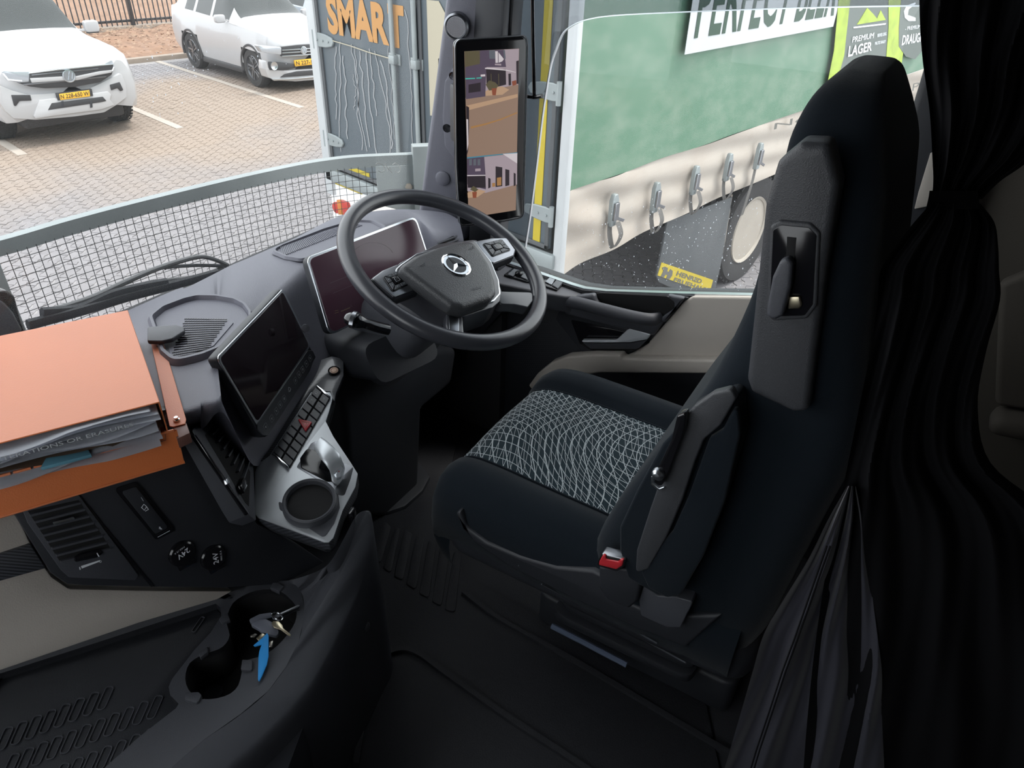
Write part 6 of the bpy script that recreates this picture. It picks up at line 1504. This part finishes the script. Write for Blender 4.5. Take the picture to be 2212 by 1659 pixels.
for a, b in (((1120, 1222), (1420, 1390)), ((1170, 1262), (1482, 1432))):
    obj('skirt_bead', tube([aR(*a, .80), aX((a[0]+b[0])/2, (a[1]+b[1])/2-1, .80), aR(*b, .80)], .0015, 6), 'key', seat)
pts = [(992, 1105), (1006, 1140), (1050, 1172), (1120, 1202), (1200, 1226), (1280, 1234), (1330, 1260), (1345, 1300), (1420, 1330), (1560, 1330), (1480, 1400), (1380, 1360), (1230, 1290), (1100, 1225), (1020, 1170), (982, 1110)]
sp4('side_valance', .662, pts, -.02, .006, 'plastic_dark', b=.006)
# buckle
sp4('buckle_stalk', .640, [(1293, 1224), (1372, 1232), (1384, 1262), (1376, 1300), (1358, 1316), (1310, 1298), (1294, 1270)], -.01, .012, 'plastic_dark', b=.005)
t = sp4('buckle_frame', .640, [(1299, 1196), (1352, 1208), (1348, 1226), (1332, 1236), (1290, 1224), (1290, 1216)], .0, .020, 'satin_dark', b=.003)
sp4('buckle_button', .640, [(1302, 1199), (1308, 1202), (1309, 1209), (1336, 1214), (1340, 1209), (1347, 1210), (1344, 1223), (1331, 1231), (1293, 1221), (1294, 1214)], .018, .024, 'red', t, b=.002)
sp4('buckle_slot', .640, [(1311, 1203), (1337, 1208), (1334, 1212), (1312, 1208)], .0195, .0215, 'recess_dark', t, b=0)
sp4('hinge_cover', .650, [(1392, 1262), (1380, 1296), (1384, 1330), (1440, 1356), (1470, 1356), (1498, 1300), (1460, 1290), (1420, 1288)], -.02, .012, 'plastic', b=.006, r=.005)
# ================================================================== SLEEPER CURTAIN
cur_ = thing('sleeper_curtain', 'dark curtain gathered and tied beside the seat at the right edge', 'curtain', tuple(Wd(.68, -.03, -1.0)))
def drape(prof, XL, XR, folds, amp, ny=70, nx=110, seed=1):
    pr = [Vector((a, b, y)) for a, b, y in prof]; sp = spline(pr, max(2, ny//len(pr))); rows = []
    for i, p in enumerate(sp):
        r = []
        for k in range(nx+1):
            s = k/nx; x = p.x+(p.y-p.x)*s; X = XL+(XR-XL)*s
            q = aR(x, p.z, X+.05); ph = s*folds*2*math.pi+.7*math.sin(p.z/170.+seed)+.4*math.sin(s*9+p.z/90.)
            d = amp*(math.sin(ph)+.35*math.sin(ph*2.3+seed+p.z/60.))
            r.append(q+q.normalized()*d)
        rows.append(r)
    return grid(rows)
obj('upper_drape', drape([(1990, 2420, -160), (1986, 2400, 0), (1992, 2350, 120), (2008, 2310, 240), (2014, 2230, 340), (2016, 2160, 392), (2012, 2122, 430)], .62, .70, 5, .010), 'curtain', cur_)
obj('tie_band', drape([(2008, 2112, 412), (2005, 2114, 430), (2000, 2118, 452)], .608, .668, 1, .001, ny=9, nx=30), 'curtain', cur_)
obj('middle_drape', drape([(2010, 2118, 440), (1975, 2148, 480), (1935, 2156, 530), (1902, 2158, 585), (1896, 2160, 650), (1880, 2130, 760), (1856, 2112, 880), (1832, 2140, 1000), (1812, 2260, 1100), (1790, 2330, 1200), (1760, 2380, 1400), (1740, 2420, 1600), (1730, 2440, 1760)], .60, .70, 4, .010, seed=2), 'curtain', cur_)
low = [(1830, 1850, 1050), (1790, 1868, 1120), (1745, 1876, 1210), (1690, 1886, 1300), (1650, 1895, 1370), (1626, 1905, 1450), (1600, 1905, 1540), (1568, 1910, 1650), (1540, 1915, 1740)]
lo = obj('lower_drape', drape(low, .585, .62, 3, .013, seed=3), 'curtain_lit', cur_)  # outlines the lit part of the curtain in the lighter copy
for dx in (0, 7):
    pts = [aR(x+dx, y, .61) for x, y in ((1786, 1180), (1770, 1225), (1744, 1300), (1716, 1380), (1690, 1450), (1664, 1530), (1634, 1620), (1610, 1700))]
    obj('stitched_seam', tube(pts, .0010, 5), 'curtain', lo)
